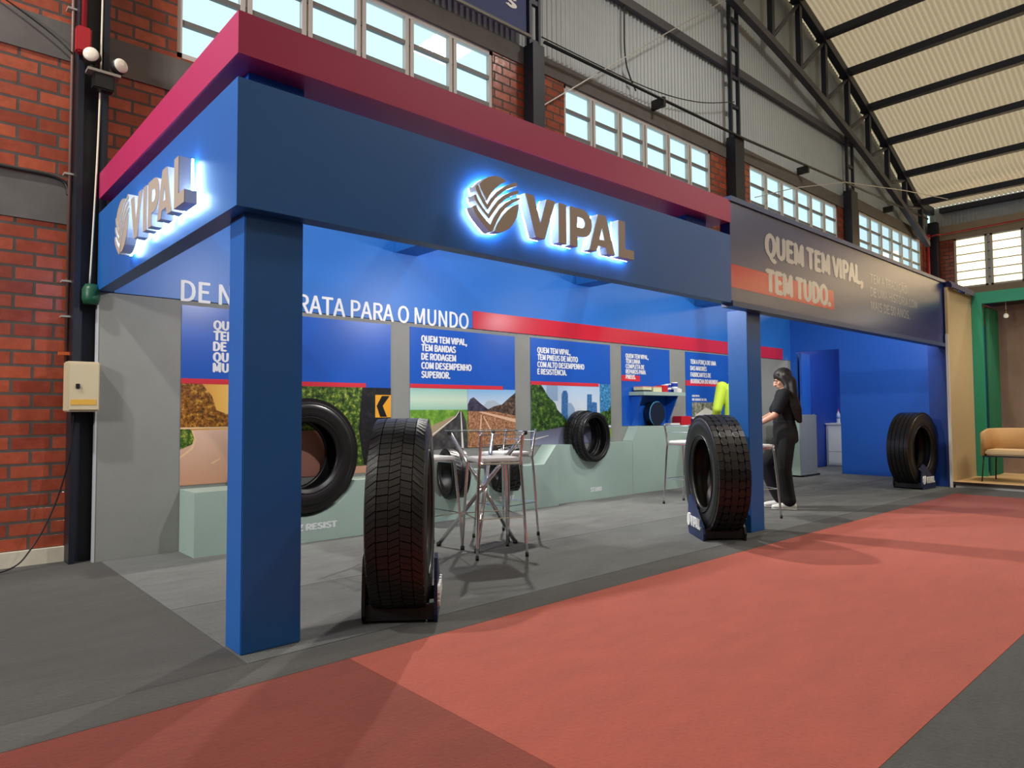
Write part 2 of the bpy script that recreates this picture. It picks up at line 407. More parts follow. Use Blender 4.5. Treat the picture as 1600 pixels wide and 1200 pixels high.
for i, (a, b, dz) in enumerate(WINS):
    z0, z1 = ZS+dz, ZH+dz; bm = bmesh.new()
    y0, y1 = 6.215, 6.275
    for xx in (a, b-.045): bx(bm, xx, xx+.045, y0, y1, z0, z1)
    bx(bm, a, b, y0, y1, z0, z0+.05); bx(bm, a, b, y0, y1, z1-.05, z1)
    for k in range(1, 6):
        c = a+(b-a)*k/6
        bx(bm, c-.055, c-.012, y0, y1, z0+.05, z1-.05); bx(bm, c+.012, c+.055, y0, y1, z0+.05, z1-.05); bx(bm, c-.012, c+.012, y0+.02, y1, z0+.05, z1-.05)
    o = struct(mesh_obj('window_%d' % (i+1), bm, WFRAME))
    bm = bmesh.new()
    for k in range(1, 4):
        c = z0+(z1-z0)*k/4; bx(bm, a+.04, b-.04, y0+.008, y1-.008, c-.022, c+.022)
    mesh_obj('glazing_bar', bm, WB, o)
    quad('pane', [(a+.03, 6.25, z0+.03), (b-.03, 6.25, z0+.03), (b-.03, 6.25, z1-.03), (a+.03, 6.25, z1-.03)], GLASS, o)
for i, (a, b) in enumerate(RW):
    z0, z1 = 4.42, 5.8; bm = bmesh.new(); x0, x1 = 21.49, 21.56
    for yy in (a, b-.05): bx(bm, x0, x1, yy, yy+.05, z0, z1)
    bx(bm, x0, x1, a, b, z0, z0+.05); bx(bm, x0, x1, a, b, z1-.05, z1)
    for k in range(1, 5):
        c = a+(b-a)*k/5; bx(bm, x0, x1, c-.09, c-.03, z0, z1); bx(bm, x0, x1, c+.03, c+.09, z0, z1); bx(bm, x0+.03, x1, c-.03, c+.03, z0, z1)
    o = struct(mesh_obj('window_%d' % (i+6), bm, WFRAME)); bm = bmesh.new()
    for k in range(1, 6):
        c = z0+(z1-z0)*k/6; bx(bm, x0+.01, x1-.01, a+.05, b-.05, c-.012, c+.012)
    mesh_obj('glazing_bar', bm, WB, o)
    quad('pane', [(21.53, a+.03, z0+.03), (21.53, b-.03, z0+.03), (21.53, b-.03, z1-.03), (21.53, a+.03, z1-.03)], FROST, o)
# pale shed outside, seen through the left panes of the first window
t = thing('shed', 'beige roofed shed outside, seen through the upper left window', 'building', (2.4, 10.5, 0))
bm = bmesh.new(); bx(bm, -1.6, .15, 0, 3, 0, 7.2); mesh_obj('shed_wall', bm, mat('cream_render', (232, 214, 180), .8), t)
bm = bmesh.new()
for k in range(4): bx(bm, -1.7, .3, -.06, -.01, 5.2+k*.55, 5.26+k*.55)
bx(bm, -.55, -.48, -.07, -.01, 5, 7.2)
mesh_obj('shed_rail', bm, WFRAME, t)

# ------------------------------------------------------------------ steelwork
def hcol(name, x0, x1, y0, y1, z1, m, label, group=None):
    t = thing(name, label, 'column', ((x0+x1)/2, (y0+y1)/2, 0), 0, group)
    hx, hy = (x1-x0)/2, (y1-y0)/2
    box('flange', -hx, -hx+.04, -hy, hy, 0, z1, m, t); box('flange', hx-.04, hx, -hy, hy, 0, z1, m, t)
    box('web', -hx+.04, hx-.04, -.01, .01, 0, z1, mat('steel_web', (52, 56, 64), .5, metal=.3, noise=.1), t)
    return t
hcol('steel_column', .985, 1.19, 5.99, 6.18, 6.8, BLACKST, 'dark steel column on the brick wall at the far left, beside the beige box')
def zb(x): return 8.85-.0116*(x-4)**2
for i, (x0, x1, zs, lab) in enumerate([(5.83, 6.03, 5.75, 'dark steel column between the first and second high windows'), (10.68, 10.98, 5.88, 'dark steel column between the second and third high windows'), (15.6, 15.95, 6.0, 'dark steel column between the third and fourth high windows')]):
    t = thing('steel_column', lab, 'column', ((x0+x1)/2, 6.1, 0)); h = (x1-x0)/2
    box('shaft', -h, h, -.09, .08, 0, zs, BLACKST, t)
    ztop = zb((x0+x1)/2)-.0
    for s in (-1, 1): box('chord', s*h-.04*(s > 0), s*h+.04*(s < 0), -.03, .03, zs, ztop, TRUSSM, t)
    k = zs+.02
    while k < ztop: box('rung', -h+.04, h-.04, -.025, .025, k, k+.06, TRUSSM, t); k += .52
# corner column with its flared gusset
bm = bmesh.new(); bx(bm, 21.2, 21.42, 5.95, 6.17, 0, 6.3)
tag(mesh_obj('steel_column', bm, BLACKST), 'dark steel column in the far corner beside the red pipe', 'column')
# arched roof truss in front of the gable
t = thing('roof_truss', 'dark arched lattice truss along the back gable wall', 'truss', (4, 6.0, 0))
def strip(name, f, xa, xb, hgt, dy, m):
    bm = bmesh.new(); prev = None; N = 40
    for i in range(N+1):
        x = xa+(xb-xa)*i/N; z = f(x)
        cur = [bm.verts.new((x-4, y, zz)) for y, zz in ((-dy, z-hgt), (dy, z-hgt), (dy, z), (-dy, z))]
        if prev:
            for k in range(4): bm.faces.new((prev[k], prev[(k+1) % 4], cur[(k+1) % 4], cur[k]))
        else: bm.faces.new(cur[::-1])
        prev = cur
    bm.faces.new(prev); bmesh.ops.recalc_face_normals(bm, faces=bm.faces[:]); mesh_obj(name, bm, m, t)
strip('top_chord', lambda x: zr(x)+.02, 4, 21.0, .2, .07, TRUSSM)
strip('bottom_chord', zb, 4, 20.6, .14, .06, TRUSSL)
NODES = [20.1-1.15*k for k in range(14)]
for k, x in enumerate(NODES):
    box('web_post', x-4-.05, x-4+.05, -.05, .05, zb(x), zr(x)-.1, TRUSSM, t)
    xl = x-1.15
    if xl > 4.5: tube('web_brace', [(x-4, 0, zr(x)-.15), (xl-4, 0, zb(xl))], .045, TRUSSL, t, 4)
for k, x in enumerate(NODES[:8]):
    bm = bmesh.new(); bx(bm, x-.03, x+.03, -13.9, 6.15, zr(x)-.07, zr(x)+.085); bx(bm, x-.07, x+.07, -13.9, 6.15, zr(x)-.08, zr(x)-.06)
    tag(mesh_obj('roof_purlin', bm, TRUSSM), ['lowest', 'second lowest', 'third lowest', 'fourth lowest', 'fifth from the bottom', 'sixth from the bottom', 'seventh from the bottom', 'uppermost'][k] + ' dark purlin running under the corrugated roof', 'purlin', 'roof purlins')
bm = bmesh.new(); bx(bm, 21.3, 21.46, -13.9, 5.9, 6.55, 6.68)
tag(mesh_obj('eaves_beam', bm, TRUSSM), 'dark eaves beam on the zinc strip above the right wall window', 'beam')
tag(box('wall_girt', 6.05, 16, 6.15, 6.23, 7.12, 7.26, TRUSSL), 'grey horizontal steel girt across the corrugated gable sheeting', 'girt')
t = thing('conduit_pipe', 'thin black pipe running along the foot of the corrugated sheeting', 'pipe', (6, 5.98, 5.79))
tube('pipe', [(0, 0, 0), (4.85, 0, .08), (9.8, 0, .3), (14.6, 0, .48)], .022, BLKPL, t)
for k in (2.55, 7.4, 12): box('bracket', k-.03, k+.03, -.02, .21, -.12+k*.025, .02+k*.025, BLKPL, t)
tag(box('gable_banner', 1.3, 5.8, 6.1, 6.12, 5.86, 7.2, mat('navy_canvas', (20, 44, 110), .6)), 'navy canvas banner hung above the first high window', 'banner')
o = [x for x in COL.objects if x.name == 'gable_banner'][0]
lettering('banner_letter', [('s', 5.48, 6.12, .16, .13)], WHITE, front(0, 6.095, 0), o, .03)
tube('banner_rod', [(1.25, 6.07, 5.84), (5.85, 6.07, 5.84)], .025, mat('aluminium', (170, 172, 176), .35, metal=.7), o)
def cable(name, pts, r, m, label, cat='cable', k=8):
    return tag(tube(name, smooth_pts(pts, k), r, m, None, 6), label, cat)
cable('cable', [(6.05, 6.08, 5.92), (8.2, 6.06, 5.95), (9.6, 6.06, 6.15), (10.75, 6.05, 6.5)], .008, BLKPL, 'black cable sagging across the corrugated sheeting')
cable('cable', [(7.9, 6.18, 9.6), (7.88, 6.18, 7.2), (7.9, 6.18, 6.3), (8.12, 6.17, 5.9)], .012, BLKPL, 'black cable hanging straight down the corrugated sheeting')
cable('guy_wire', [(6.1, 6.15, 4.75), (6.1, 6.1, 5.05), (10.6, 5.8, 8.3)], .009, mat('galvanised_wire', (190, 190, 188), .4, metal=.5), 'pale stay wire rising from the stand roof past the second window', 'wire', 2)
cable('guy_wire', [(11.4, 6.05, 4.95), (15, 5.9, 6.0), (19.5, 5.2, 6.4)], .009, mat('galvanised_wire', (190, 190, 188)), 'pale stay wire rising across the third window toward the roof', 'wire', 2)
t = thing('fire_pipe', 'red fire pipe in the far corner under the eaves', 'pipe', (20.95, 6.1, 0))
REDPIPE = mat('red_pipe_paint', (170, 34, 44), .4)
tube('riser', [(0, 0, 3), (0, 0, 5.85)], .04, REDPIPE, t); tube('branch', [(0, 0, 5.85), (-1.3, 0, 6.0)], .03, REDPIPE, t); tube('branch', [(0, 0, 5.85), (0, -.24, 5.88), (.42, -.26, 5.95), (.42, -8, 6.1)], .02, REDPIPE, t)
lathe('coupling', [(.06, -.07), (.06, .07)], REDPIPE, t, 16, T=Matrix.Translation((0, 0, 5.85)))

# things on the left column
t = thing('fire_call_point', 'red alarm box with a red pipe above it, high on the left column', 'alarm', (1.0, 5.96, 3.85))
box('alarm_box', -.045, .055, -.05, .03, 0, .2, REDPIPE, t, .012); tube('riser', [(.01, 0, .2), (.02, 0, 2.4)], .018, REDPIPE, t)
t = thing('emergency_light', 'twin round emergency lamps on a bracket, high on the left column', 'lamp', (1.12, 5.90, 3.70))
box('bracket', -.1, .12, -.06, .04, 0, .02, mat('bracket_zinc', (150, 145, 135), .5, metal=.4), t)
box('battery_case', -.06, .08, -.05, .04, -.12, -.002, BLKPL, t, .01)
for s, px in ((-1, -.07), (1, .11)):
    h = lathe('lamp_head', [(.03, .05), (.055, .03), (.062, -.02), (.055, -.03)], BLKPL, t, 20, T=Matrix.Translation((px, -.02, .12 if s < 0 else .1)) @ Matrix.Rotation(s*.35, 4, 'Z') @ Matrix.Rotation(PI/2, 4, 'X') @ Matrix.Rotation(0, 4, 'X'))
    lathe('lens', [(0, .052), (.035, .05), (.052, .038), (.054, .03)], mat('pearl_lens', (228, 222, 205), .3), t, 20, T=Matrix.Translation((px, -.02, .12 if s < 0 else .1)) @ Matrix.Rotation(s*.35, 4, 'Z') @ Matrix.Rotation(PI/2, 4, 'X'))
    tube('stem', [(px, -.02, .02), (px, -.01, .08)], .01, BLKPL, t)
t = thing('wall_conduit', 'brown conduit running down the brick wall into the beige box', 'conduit', (.965, 6.12, 1.5))
BROWN = mat('brown_pvc', (104, 74, 66), .45)
tube('tube', [(0, 0, 0), (0, 0, 4.5)], .014, BROWN, t)
box('valve', -.05, .05, -.02, .02, .06, .085, mat('orange_plastic', (206, 96, 40), .5), t)
for z in (.35, .62, 1.45, 2.75): box('clamp', -.04, .05, -.016, .06, z, z+.014, mat('clamp_zinc', (190, 186, 178), .4, metal=.5), t)
t = thing('electrical_box', 'beige electrical cabinet with a yellow label fixed to the left column', 'cabinet', (1.03, 5.92, 1.13))
box('body', -.1, .11, -.07, .07, 0, .37, mat('beige_enamel', (206, 192, 158), .4), t, .008)
box('door', -.088, .105, -.078, -.068, .012, .358, mat('beige_enamel', (206, 192, 158), .4), t, .004)
box('switch', -.045, -.02, -.09, -.076, .17, .205, BLKPL, t, .003); box('label_strip', -.075, .085, -.081, -.077, .05, .09, mat('yellow_label', (222, 172, 70), .5), t)
cable('cable', [(1.0, 5.98, 1.12), (.98, 6.0, .8), (.9, 6.02, .45), (.76, 6.0, .15), (.6, 5.95, .02), (.2, 5.9, .01), (-.5, 5.9, .01)], .006, BLKPL, 'thin black cable hanging from the beige box to the floor')
cable('cable', [(1.135, 5.95, 6.2), (1.125, 5.95, 3.9), (1.11, 5.95, 3.0), (1.08, 5.95, 2.1)], .007, mat('cream_cable', (226, 220, 196), .5), 'cream cable hanging down the front of the left column')
cable('cable', [(-1, 6.17, 2.95), (.5, 6.17, 2.935), (.9, 6.17, 2.92), (.96, 6.15, 2.8)], .012, BLKPL, 'black cable along the lower concrete band to the conduit')
cable('cable', [(-1, 6.17, 4.9), (.6, 6.15, 4.15), (.96, 6.1, 3.9)], .006, BLKPL, 'thin black cable slanting over the upper concrete band to the alarm')
lathe('pipe_coupling', [(.0, -.06), (.05, -.06), (.06, -.02), (.06, .05), (.04, .09), (0, .09)], mat('green_plastic', (24, 84, 58), .4), None, 18, T=Matrix.Translation((1.085, 5.93, 2.0)))
tag(bpy.data.objects['pipe_coupling'], 'dark green plug socket hanging on the cream cable', 'plug')

# ------------------------------------------------------------------ carpets
G1 = carpet_mat('charcoal_carpet', (62, 61, 58)); G2 = carpet_mat('grey_carpet', (98, 100, 98)); G3 = carpet_mat('grey_carpet_edge', (70, 69, 66))
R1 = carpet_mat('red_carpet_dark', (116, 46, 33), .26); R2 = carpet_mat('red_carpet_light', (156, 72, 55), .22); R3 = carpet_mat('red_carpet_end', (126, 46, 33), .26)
def carpet(name, x0, x1, y0, y1, m, lab):
    return tag(box(name, x0, x1, y0, y1, -.008, 0, m), lab, 'carpet', None)
carpet('grey_carpet', -6, 1.186, 3.068, 6.16, G1, 'dark grey carpet left of the stand, up to the brick wall')
carpet('grey_carpet', 1.19, 14.45, 4.206, 5.946, G2, 'grey carpet strip inside the stand along the plinth')
carpet('grey_carpet', 1.19, 14.6, 3.072, 4.2, carpet_mat('grey_carpet_mid', (88, 90, 88)), 'grey carpet strip under the stools in the stand')
carpet('grey_carpet', -6, 11.6, 2.82, 3.066, G3, 'narrow charcoal carpet strip along the edge of the red aisle')
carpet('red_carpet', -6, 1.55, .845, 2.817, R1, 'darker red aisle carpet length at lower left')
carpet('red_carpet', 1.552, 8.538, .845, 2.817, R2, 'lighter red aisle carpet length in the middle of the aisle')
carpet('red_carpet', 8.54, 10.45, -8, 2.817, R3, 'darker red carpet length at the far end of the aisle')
carpet('grey_carpet', -6, 8.538, -2.2, .843, G1, 'charcoal carpet on the near side of the red aisle, lower right')
carpet('grey_carpet', 10.452, 11.25, -8, 2.817, G1, 'charcoal carpet strip before the wood-floored side stand')

# ================================================================== THE STAND
ZB = 2.05
t = thing('stand_wall', 'long back wall of the blue stand, grey below a blue header with white slogan', 'wall panel', (1.143, 5.95, 0))
box('grey_panel', 0, 11.26, 0, .05, 0, ZB-.006, GREYP, t)
box('edge_trim', -.012, .0, -.004, .05, 0, ZB-.006, mat('pale_edge', (188, 190, 194), .5), t)
hd = box('header_panel', .1, 11.26, -.004, .05, ZB, 2.96, HEADER, t)
box('red_stripe', 4.79-1.143, 10.95, -.008, -.0045, ZB, ZB+.2, REDV, hd)
lettering('slogan', [('DE NOVA PRATA PARA O MUNDO', 1.728-1.143, ZB-.012, .17, 3.0)], WHITE, front(0, -.007, 0), hd, 0.0085)

# posters on the wall --------------------------------------------------
PB = mat('poster_blue', (28, 90, 190), .3); PR = mat('poster_red', (216, 52, 66), .3)
def leafy(n, a, b, sc_=28, dark=(14, 18, 12)):
    if n in MATS: return MATS[n]
    m = bpy.data.materials.new(n); m.use_nodes = True; nt = m.node_tree; bs = nt.nodes['Principled BSDF']; bs.inputs['Roughness'].default_value = .35
    tc = nt.nodes.new('ShaderNodeTexCoord'); no = nt.nodes.new('ShaderNodeTexNoise'); no.inputs['Scale'].default_value = sc_; no.inputs['Detail'].default_value = 7; no.inputs['Roughness'].default_value = .75
    nt.links.new(tc.outputs['Object'], no.inputs['Vector']); cr = nt.nodes.new('ShaderNodeValToRGB'); e = cr.color_ramp.elements
    e[0].position = .38; e[0].color = lin(dark)+(1,); e[1].position = .66; e[1].color = lin(b)+(1,); k = e.new(.52); k.color = lin(a)+(1,)
    nt.links.new(no.outputs['Fac'], cr.inputs[0]); nt.links.new(cr.outputs[0], bs.inputs['Base Color']); MATS[n] = m; return m
def grad(n, stops, axis='Z', lo=0, hi=1):
    m = bpy.data.materials.new(n); m.use_nodes = True; nt = m.node_tree; bs = nt.nodes['Principled BSDF']; bs.inputs['Roughness'].default_value = .35
    tc = nt.nodes.new('ShaderNodeTexCoord'); sp = nt.nodes.new('ShaderNodeSeparateXYZ'); nt.links.new(tc.outputs['Object'], sp.inputs[0])
    mr = nt.nodes.new('ShaderNodeMapRange'); mr.inputs['From Min'].default_value = lo; mr.inputs['From Max'].default_value = hi; nt.links.new(sp.outputs[axis], mr.inputs['Value'])
    cr = nt.nodes.new('ShaderNodeValToRGB'); e = cr.color_ramp.elements
    e[0].position = stops[0][0]; e[0].color = lin(stops[0][1])+(1,); e[1].position = stops[-1][0]; e[1].color = lin(stops[-1][1])+(1,)
    for p, c in stops[1:-1]: k = e.new(p); k.color = lin(c)+(1,)
    nt.links.new(mr.outputs['Result'], cr.inputs[0]); nt.links.new(cr.outputs[0], bs.inputs['Base Color']); return m
def picture(parent, layers):
    """printed picture: flat shapes (x, z) stacked in the print, fractions of a millimetre apart"""
    bm = bmesh.new(); ms = []
    for i, (pts, m) in enumerate(layers):
        if m not in ms: ms.append(m)
        d = -.0012-.0004*i
        f = bm.faces.new([bm.verts.new((p[0], d, p[1])) for p in pts]); f.material_index = ms.index(m)
    bmesh.ops.recalc_face_normals(bm, faces=bm.faces[:])
    for f in bm.faces:
        if f.normal.y > 0: f.normal_flip()
    return mesh_obj('picture', bm, ms, parent)
def R(x0, x1, z0, z1): return [(x0, z0), (x1, z0), (x1, z1), (x0, z1)]
def poster(label, x0, x1, z0, z1, zsplit, xred, lines, zred=None, redw=None):
    t = thing('poster', label, 'poster', (0, 5.946, 0), 0, 'wall posters of the stand')
    box('panel', x0, x1, -.001, .003, z0, z1, PB, t)
    if zsplit: box('red_stripe', x0, xred, -.0042, -.001, zsplit-.003, zsplit+.04, PR, t)
    lettering('headline', lines, WHITE, front(0, -.0045, 0), t, .026)
    return t
# 1: road at sunset / hedge with a chevron sign
t = poster('leftmost wall poster, sunset road below a blue headline', 1.735, 3.725, .525, 2.005, 1.362, 3.44,
    [('QUEM TEM VIPAL,', 1.99, 1.822, .074, -.9), ('TEM', 1.99, 1.732, .074, -.9), ('DE', 1.99, 1.642, .074, -.9), ('QUE', 1.99, 1.552, .074, -.9), ('MUNDO.', 1.99, 1.462, .074, -.9)])
SUN = grad('print_sunset', [(0, (214, 120, 40)), (.45, (240, 190, 90)), (1, (250, 240, 190))], 'X', 1.74, 2.5)
LORG = leafy('print_orange_leaves', (150, 92, 22), (236, 186, 80), 26, (58, 34, 10)); LGRN = leafy('print_green_leaves', (70, 104, 30), (190, 196, 84), 24, (14, 24, 10)); LDRK = leafy('print_dark_trunk', (24, 26, 30), (50, 48, 50), 18)
TAN = grad('print_tan_road', [(0, (198, 146, 116)), (1, (226, 190, 168))], 'Z', .53, 1.0); RAIL = mat('print_rail', (232, 196, 150), .35); PINKR = mat('print_pink_road', (178, 124, 108), .35)
YEL = mat('print_yellow', (236, 166, 40), .35); PBLK = mat('print_black', (16, 18, 22), .35)
picture(t, [(R(1.735, 3.725, .525, 1.36), TAN), (R(1.735, 2.6, .95, 1.36), SUN), ([(1.735, 1.0), (2.3, 1.0), (2.18, 1.08), (2.02, 1.14), (1.98, 1.26), (1.9, 1.36), (1.735, 1.36)], LORG), ([(1.735, .82), (1.83, .86), (1.85, .95), (1.8, .99), (1.735, 1.0)], LGRN),
    ([(1.735, .53), (3.0, .53), (3.0, .98), (1.83, .975), (1.86, .9), (1.83, .82), (1.735, .745)], TAN), ([(1.735, .745), (1.735, .762), (1.815, .83), (1.845, .9), (1.82, .975), (1.835, .975), (1.862, .9), (1.835, .82)], RAIL),
    (R(1.735, 2.6, .985, 1.0), RAIL), ([(1.98, .70), (2.05, .735), (2.06, .73), (1.995, .69)], RAIL),
    (R(2.45, 3.45, .95, 1.36), LGRN), (R(3.3, 3.725, .6, 1.36), LDRK), ([(2.9, .6), (3.42, .6), (3.36, .95), (3.4, 1.36), (2.9, 1.36)], LGRN), (R(2.5, 3.3, .53, .95), PINKR),
    (R(3.545, 3.725, 1.065, 1.29), YEL), ([(3.62, 1.28), (3.71, 1.28), (3.63, 1.18), (3.68, 1.07), (3.6, 1.07), (3.56, 1.18)], PBLK)])
# 2: green field road / desert track
t = poster('second wall poster from the left, green field road beside desert track', 3.957, 5.43, .722, 2.005, 1.372, 5.235,
    [('QUEM TEM VIPAL,', 4.10, 1.855, .068, -.8), ('TEM BANDAS', 4.10, 1.762, .068, -.8), ('DE RODAGEM', 4.10, 1.668, .068, -.8), ('COM DESEMPENHO', 4.10, 1.573, .068, -.8), ('SUPERIOR.', 4.10, 1.478, .068, -.8)])
GSKY = grad('print_green_sky', [(0, (150, 200, 180)), (.5, (206, 226, 200)), (1, (150, 206, 196))], 'Z', 1.13, 1.37); FIELD = leafy('print_field', (110, 160, 52), (170, 200, 90), 10, (84, 130, 44)); ASPH = leafy('print_asphalt', (70, 70, 70), (104, 100, 92), 12, (46, 46, 48))
BSKY = grad('print_blue_sky', [(0, (214, 226, 236)), (1, (130, 184, 226))], 'Z', 1.15, 1.37); SAND = leafy('print_gravel', (172, 122, 86), (214, 166, 128), 40, (96, 62, 40)); MTN = leafy('print_mountain', (66, 62, 84), (98, 90, 104), 14, (34, 34, 52)); ROCK = leafy('print_rock', (84, 68, 60), (150, 120, 100), 26, (34, 28, 28)); SANDP = mat('print_sand_track', (226, 186, 154), .35); PWHT = mat('print_white', (226, 224, 210), .35); FARM = mat('print_far_mountain', (176, 190, 204), .35); TANV = mat('print_verge', (170, 152, 120), .35)
picture(t, [(R(3.957, 4.715, 1.13, 1.372), GSKY), (R(3.957, 4.715, .722, 1.14), FIELD), ([(3.957, .722), (4.3, .722), (4.57, 1.09), (4.1, .93), (3.957, .88)], TANV), ([(4.05, .722), (4.715, .722), (4.7, 1.0), (4.64, 1.125), (4.58, 1.125), (4.5, 1.03)], ASPH),
    ([(4.0, .74), (4.015, .73), (4.55, 1.06), (4.6, 1.125), (4.59, 1.125), (4.54, 1.066)], PWHT), ([(4.63, .722), (4.66, .722), (4.625, 1.12), (4.615, 1.12)], PWHT),
    (R(4.715, 5.43, 1.12, 1.372), BSKY), ([(4.88, 1.13), (5.0, 1.24), (5.1, 1.25), (5.2, 1.2), (5.3, 1.13)], FARM), ([(4.715, 1.12), (4.715, 1.2), (4.75, 1.26), (4.8, 1.28), (4.9, 1.21), (5.0, 1.15), (5.1, 1.12)], MTN),
    ([(4.95, 1.12), (5.1, 1.18), (5.22, 1.2), (5.32, 1.27), (5.43, 1.34), (5.43, 1.04), (5.2, 1.1)], ROCK), ([(4.715, .722), (5.43, .722), (5.43, 1.07), (5.1, 1.12), (4.715, 1.125)], SAND), ([(4.86, 1.115), (5.43, .99), (5.43, 1.03), (4.92, 1.12)], SANDP),
    ([(4.9, 1.08), (4.88, .9), (4.905, .9), (4.915, 1.08)], SANDP), ([(4.93, 1.07), (5.05, .88), (5.08, .88), (4.945, 1.07)], SANDP)])
# 3: city avenue
t = poster('third wall poster from the left, tree-lined avenue and glass towers', 5.684, 7.175, .71, 2.012, 1.445, 6.93,
    [('QUEM TEM VIPAL,', 5.80, 1.835, .066, -.8), ('TEM PNEUS DE MOTO', 5.80, 1.748, .066, -.8), ('COM ALTO DESEMPENHO', 5.80, 1.66, .066, -.8), ('E RESISTÊNCIA.', 5.80, 1.572, .066, -.8)])
CSKY = grad('print_city_sky', [(0, (222, 230, 236)), (1, (176, 208, 236))], 'Z', 1.1, 1.45); TREE = leafy('print_street_trees', (52, 88, 36), (126, 162, 62), 17, (10, 22, 14)); TOWER = leafy('print_towers', (62, 116, 176), (96, 150, 200), 30, (40, 86, 150)); ROADB = grad('print_blue_road', [(0, (134, 138, 160)), (1, (92, 94, 110))], 'Z', .71, .95); LAWN = mat('print_lawn', (130, 164, 52), .35); PALEB = mat('print_pale_tower', (150, 178, 206), .35); OFFICE = leafy('print_office', (60, 140, 196), (130, 190, 224), 34, (24, 70, 120))
picture(t, [(R(5.684, 7.175, .9, 1.48), CSKY), (R(5.95, 6.15, 1.25, 1.46), PALEB), ([(6.21, 1.0), (6.34, 1.0), (6.335, 1.34), (6.31, 1.38), (6.25, 1.38), (6.22, 1.33)], TOWER), ([(6.33, 1.0), (6.46, 1.0), (6.46, 1.15), (6.4, 1.22), (6.33, 1.23)], PALEB), ([(6.69, 1.0), (6.79, 1.0), (6.79, 1.34), (6.7, 1.34)], TOWER), ([(6.75, .95), (6.89, .95), (6.89, 1.23), (6.82, 1.24), (6.75, 1.22)], TOWER),
    (R(6.95, 7.175, .95, 1.48), OFFICE), ([(5.684, .85), (6.35, .9), (6.3, 1.02), (6.14, 1.14), (6.1, 1.22), (5.98, 1.3), (5.9, 1.4), (5.84, 1.46), (5.684, 1.48)], TREE), ([(6.9, .95), (7.175, .93), (7.175, 1.2), (7.12, 1.12), (7.0, 1.12), (6.92, 1.05)], TREE),
    ([(5.684, .71), (7.175, .71), (7.175, .9), (6.6, .93), (6.2, .92), (5.684, .86)], ROADB), ([(5.7, .77), (5.98, .82), (5.98, .826), (5.7, .785)], PWHT), ([(6.95, .83), (7.175, .76), (7.175, .88), (6.95, .91)], LAWN)])
# 4: repair line (plain blue)
t = poster('fourth wall poster from the left, plain blue, above the loaded shelf', 7.415, 8.545, .915, 2.02, None, 0,
    [('QUEM TEM VIPAL,', 7.506, 1.858, .058, -.8), ('TEM LINHA', 7.506, 1.785, .058, -.8), ('COMPLETA DE', 7.506, 1.712, .058, -.8), ('REPAROS PARA', 7.506, 1.639, .058, -.8), ('PNEUS.', 7.506, 1.566, .058, -.8)])
box('red_stripe', 7.415, 7.82, -.0042, -.001, 1.535, 1.615, PR, t)
# 5: factory
t = poster('fifth wall poster, beside the blue column, with a small aerial picture', 8.955, 10.45, .91, 2.025, None, 0,
    [('TEM A FORÇA DE UMA', 9.088, 1.845, .066, -.8), ('DAS MAIORES', 9.088, 1.745, .066, -.8), ('FABRICANTES DE', 9.088, 1.645, .066, -.8), ('BORRACHA DO MUNDO.', 9.088, 1.545, .066, -.8)])
box('red_stripe', 8.955, 10.0, -.0042, -.001, 1.505, 1.585, PR, t)
lettering('caption', [('NOVA PRATA', 9.12, 1.335, .028, -.9), ('RIO GRANDE DO SUL', 9.12, 1.275, .035, -.9)], WHITE, front(0, -.0045, 0), t, .03)
picture(t, [(R(9.12, 9.95, .93, 1.25), leafy('print_aerial', (140, 140, 110), (214, 210, 190), 16, (40, 60, 34))), ([(9.2, 1.05), (9.5, 1.17), (9.75, 1.1), (9.45, .98)], PWHT), ([(9.55, 1.0), (9.8, 1.09), (9.9, 1.03), (9.65, .95)], FARM)])

# plinth blocks ---------------------------------------------------------
def plinth(prof, yf, label):
    bm = bmesh.new(); fs = prism(bm, prof, 5.944-yf, 0, front(0, 5.944, 0))
    bmesh.ops.recalc_face_normals(bm, faces=bm.faces[:])
    return tag(mesh_obj('display_plinth', bm, SAGE), label, 'plinth', 'sage plinth blocks along the stand wall')
def notch(cx, cz, r, z):
    h = math.sqrt(max(r*r-(z-cz)**2, 1e-4)); a0 = math.atan2(z-cz, -h); a1 = math.atan2(z-cz, h)
    if a0 > 0: a0 -= 2*PI
    if a1 > 0: a1 -= 2*PI
    return [(cx+r*math.cos(a0+(a1+0-a0)*k/16 if a1 > a0 else a0), cz+r*math.sin(a0+(a1-a0)*k/16)) for k in range(17)]
def arc(cx, cz, r, z):
    a = math.asin((cz-z)/r)
    return [(cx-r*math.cos(a+(PI-2*a)*k/16), cz-r*math.sin(a+(PI-2*a)*k/16)) for k in range(17)]
pa = plinth([(1.738, 0), (3.64, 0), (3.64, .5)] + arc(2.66, .745, .53, .5)[::-1] + [(1.738, .5)], 5.58, 'low sage plinth block at the left end, holding the big tyre')
lettering('lettering', [('VT330 Z RESIST', 2.30, .105, .052, .64)], WHITE, front(0, 5.578, 0), pa, .03)
pb = plinth([(3.642, 0), (5.898, 0), (5.898, .715), (5.86, .715), (5.66, .5)] + arc(5.02, .50, .275, .499)[::-1] + arc(4.30, .50, .285, .499)[::-1] + [(3.642, .5)], 5.70, 'low sage plinth block with a ramped end, behind the stools')
lettering('lettering', [('V 8', 4.50, .13, .05, .10), ('TV-MT', 4.96, .13, .05, .22)], WHITE, front(0, 5.698, 0), pb, .03)
pc = plinth([(5.902, 0), (7.418, 0), (7.418, .705)] + arc(6.66, .79, .32, .705)[::-1] + [(5.902, .715)], 5.78, 'middle sage plinth block with a round notch, holding the paired tyres')
lettering('lettering', [('ST1000', 6.56, .10, .05, .21)], WHITE, front(0, 5.778, 0), pc, .03)
pd = plinth([(7.422, 0), (10.6, 0), (10.6, .91), (7.55, .91), (7.422, .72)], 5.78, 'tall sage plinth block under the wall shelf')

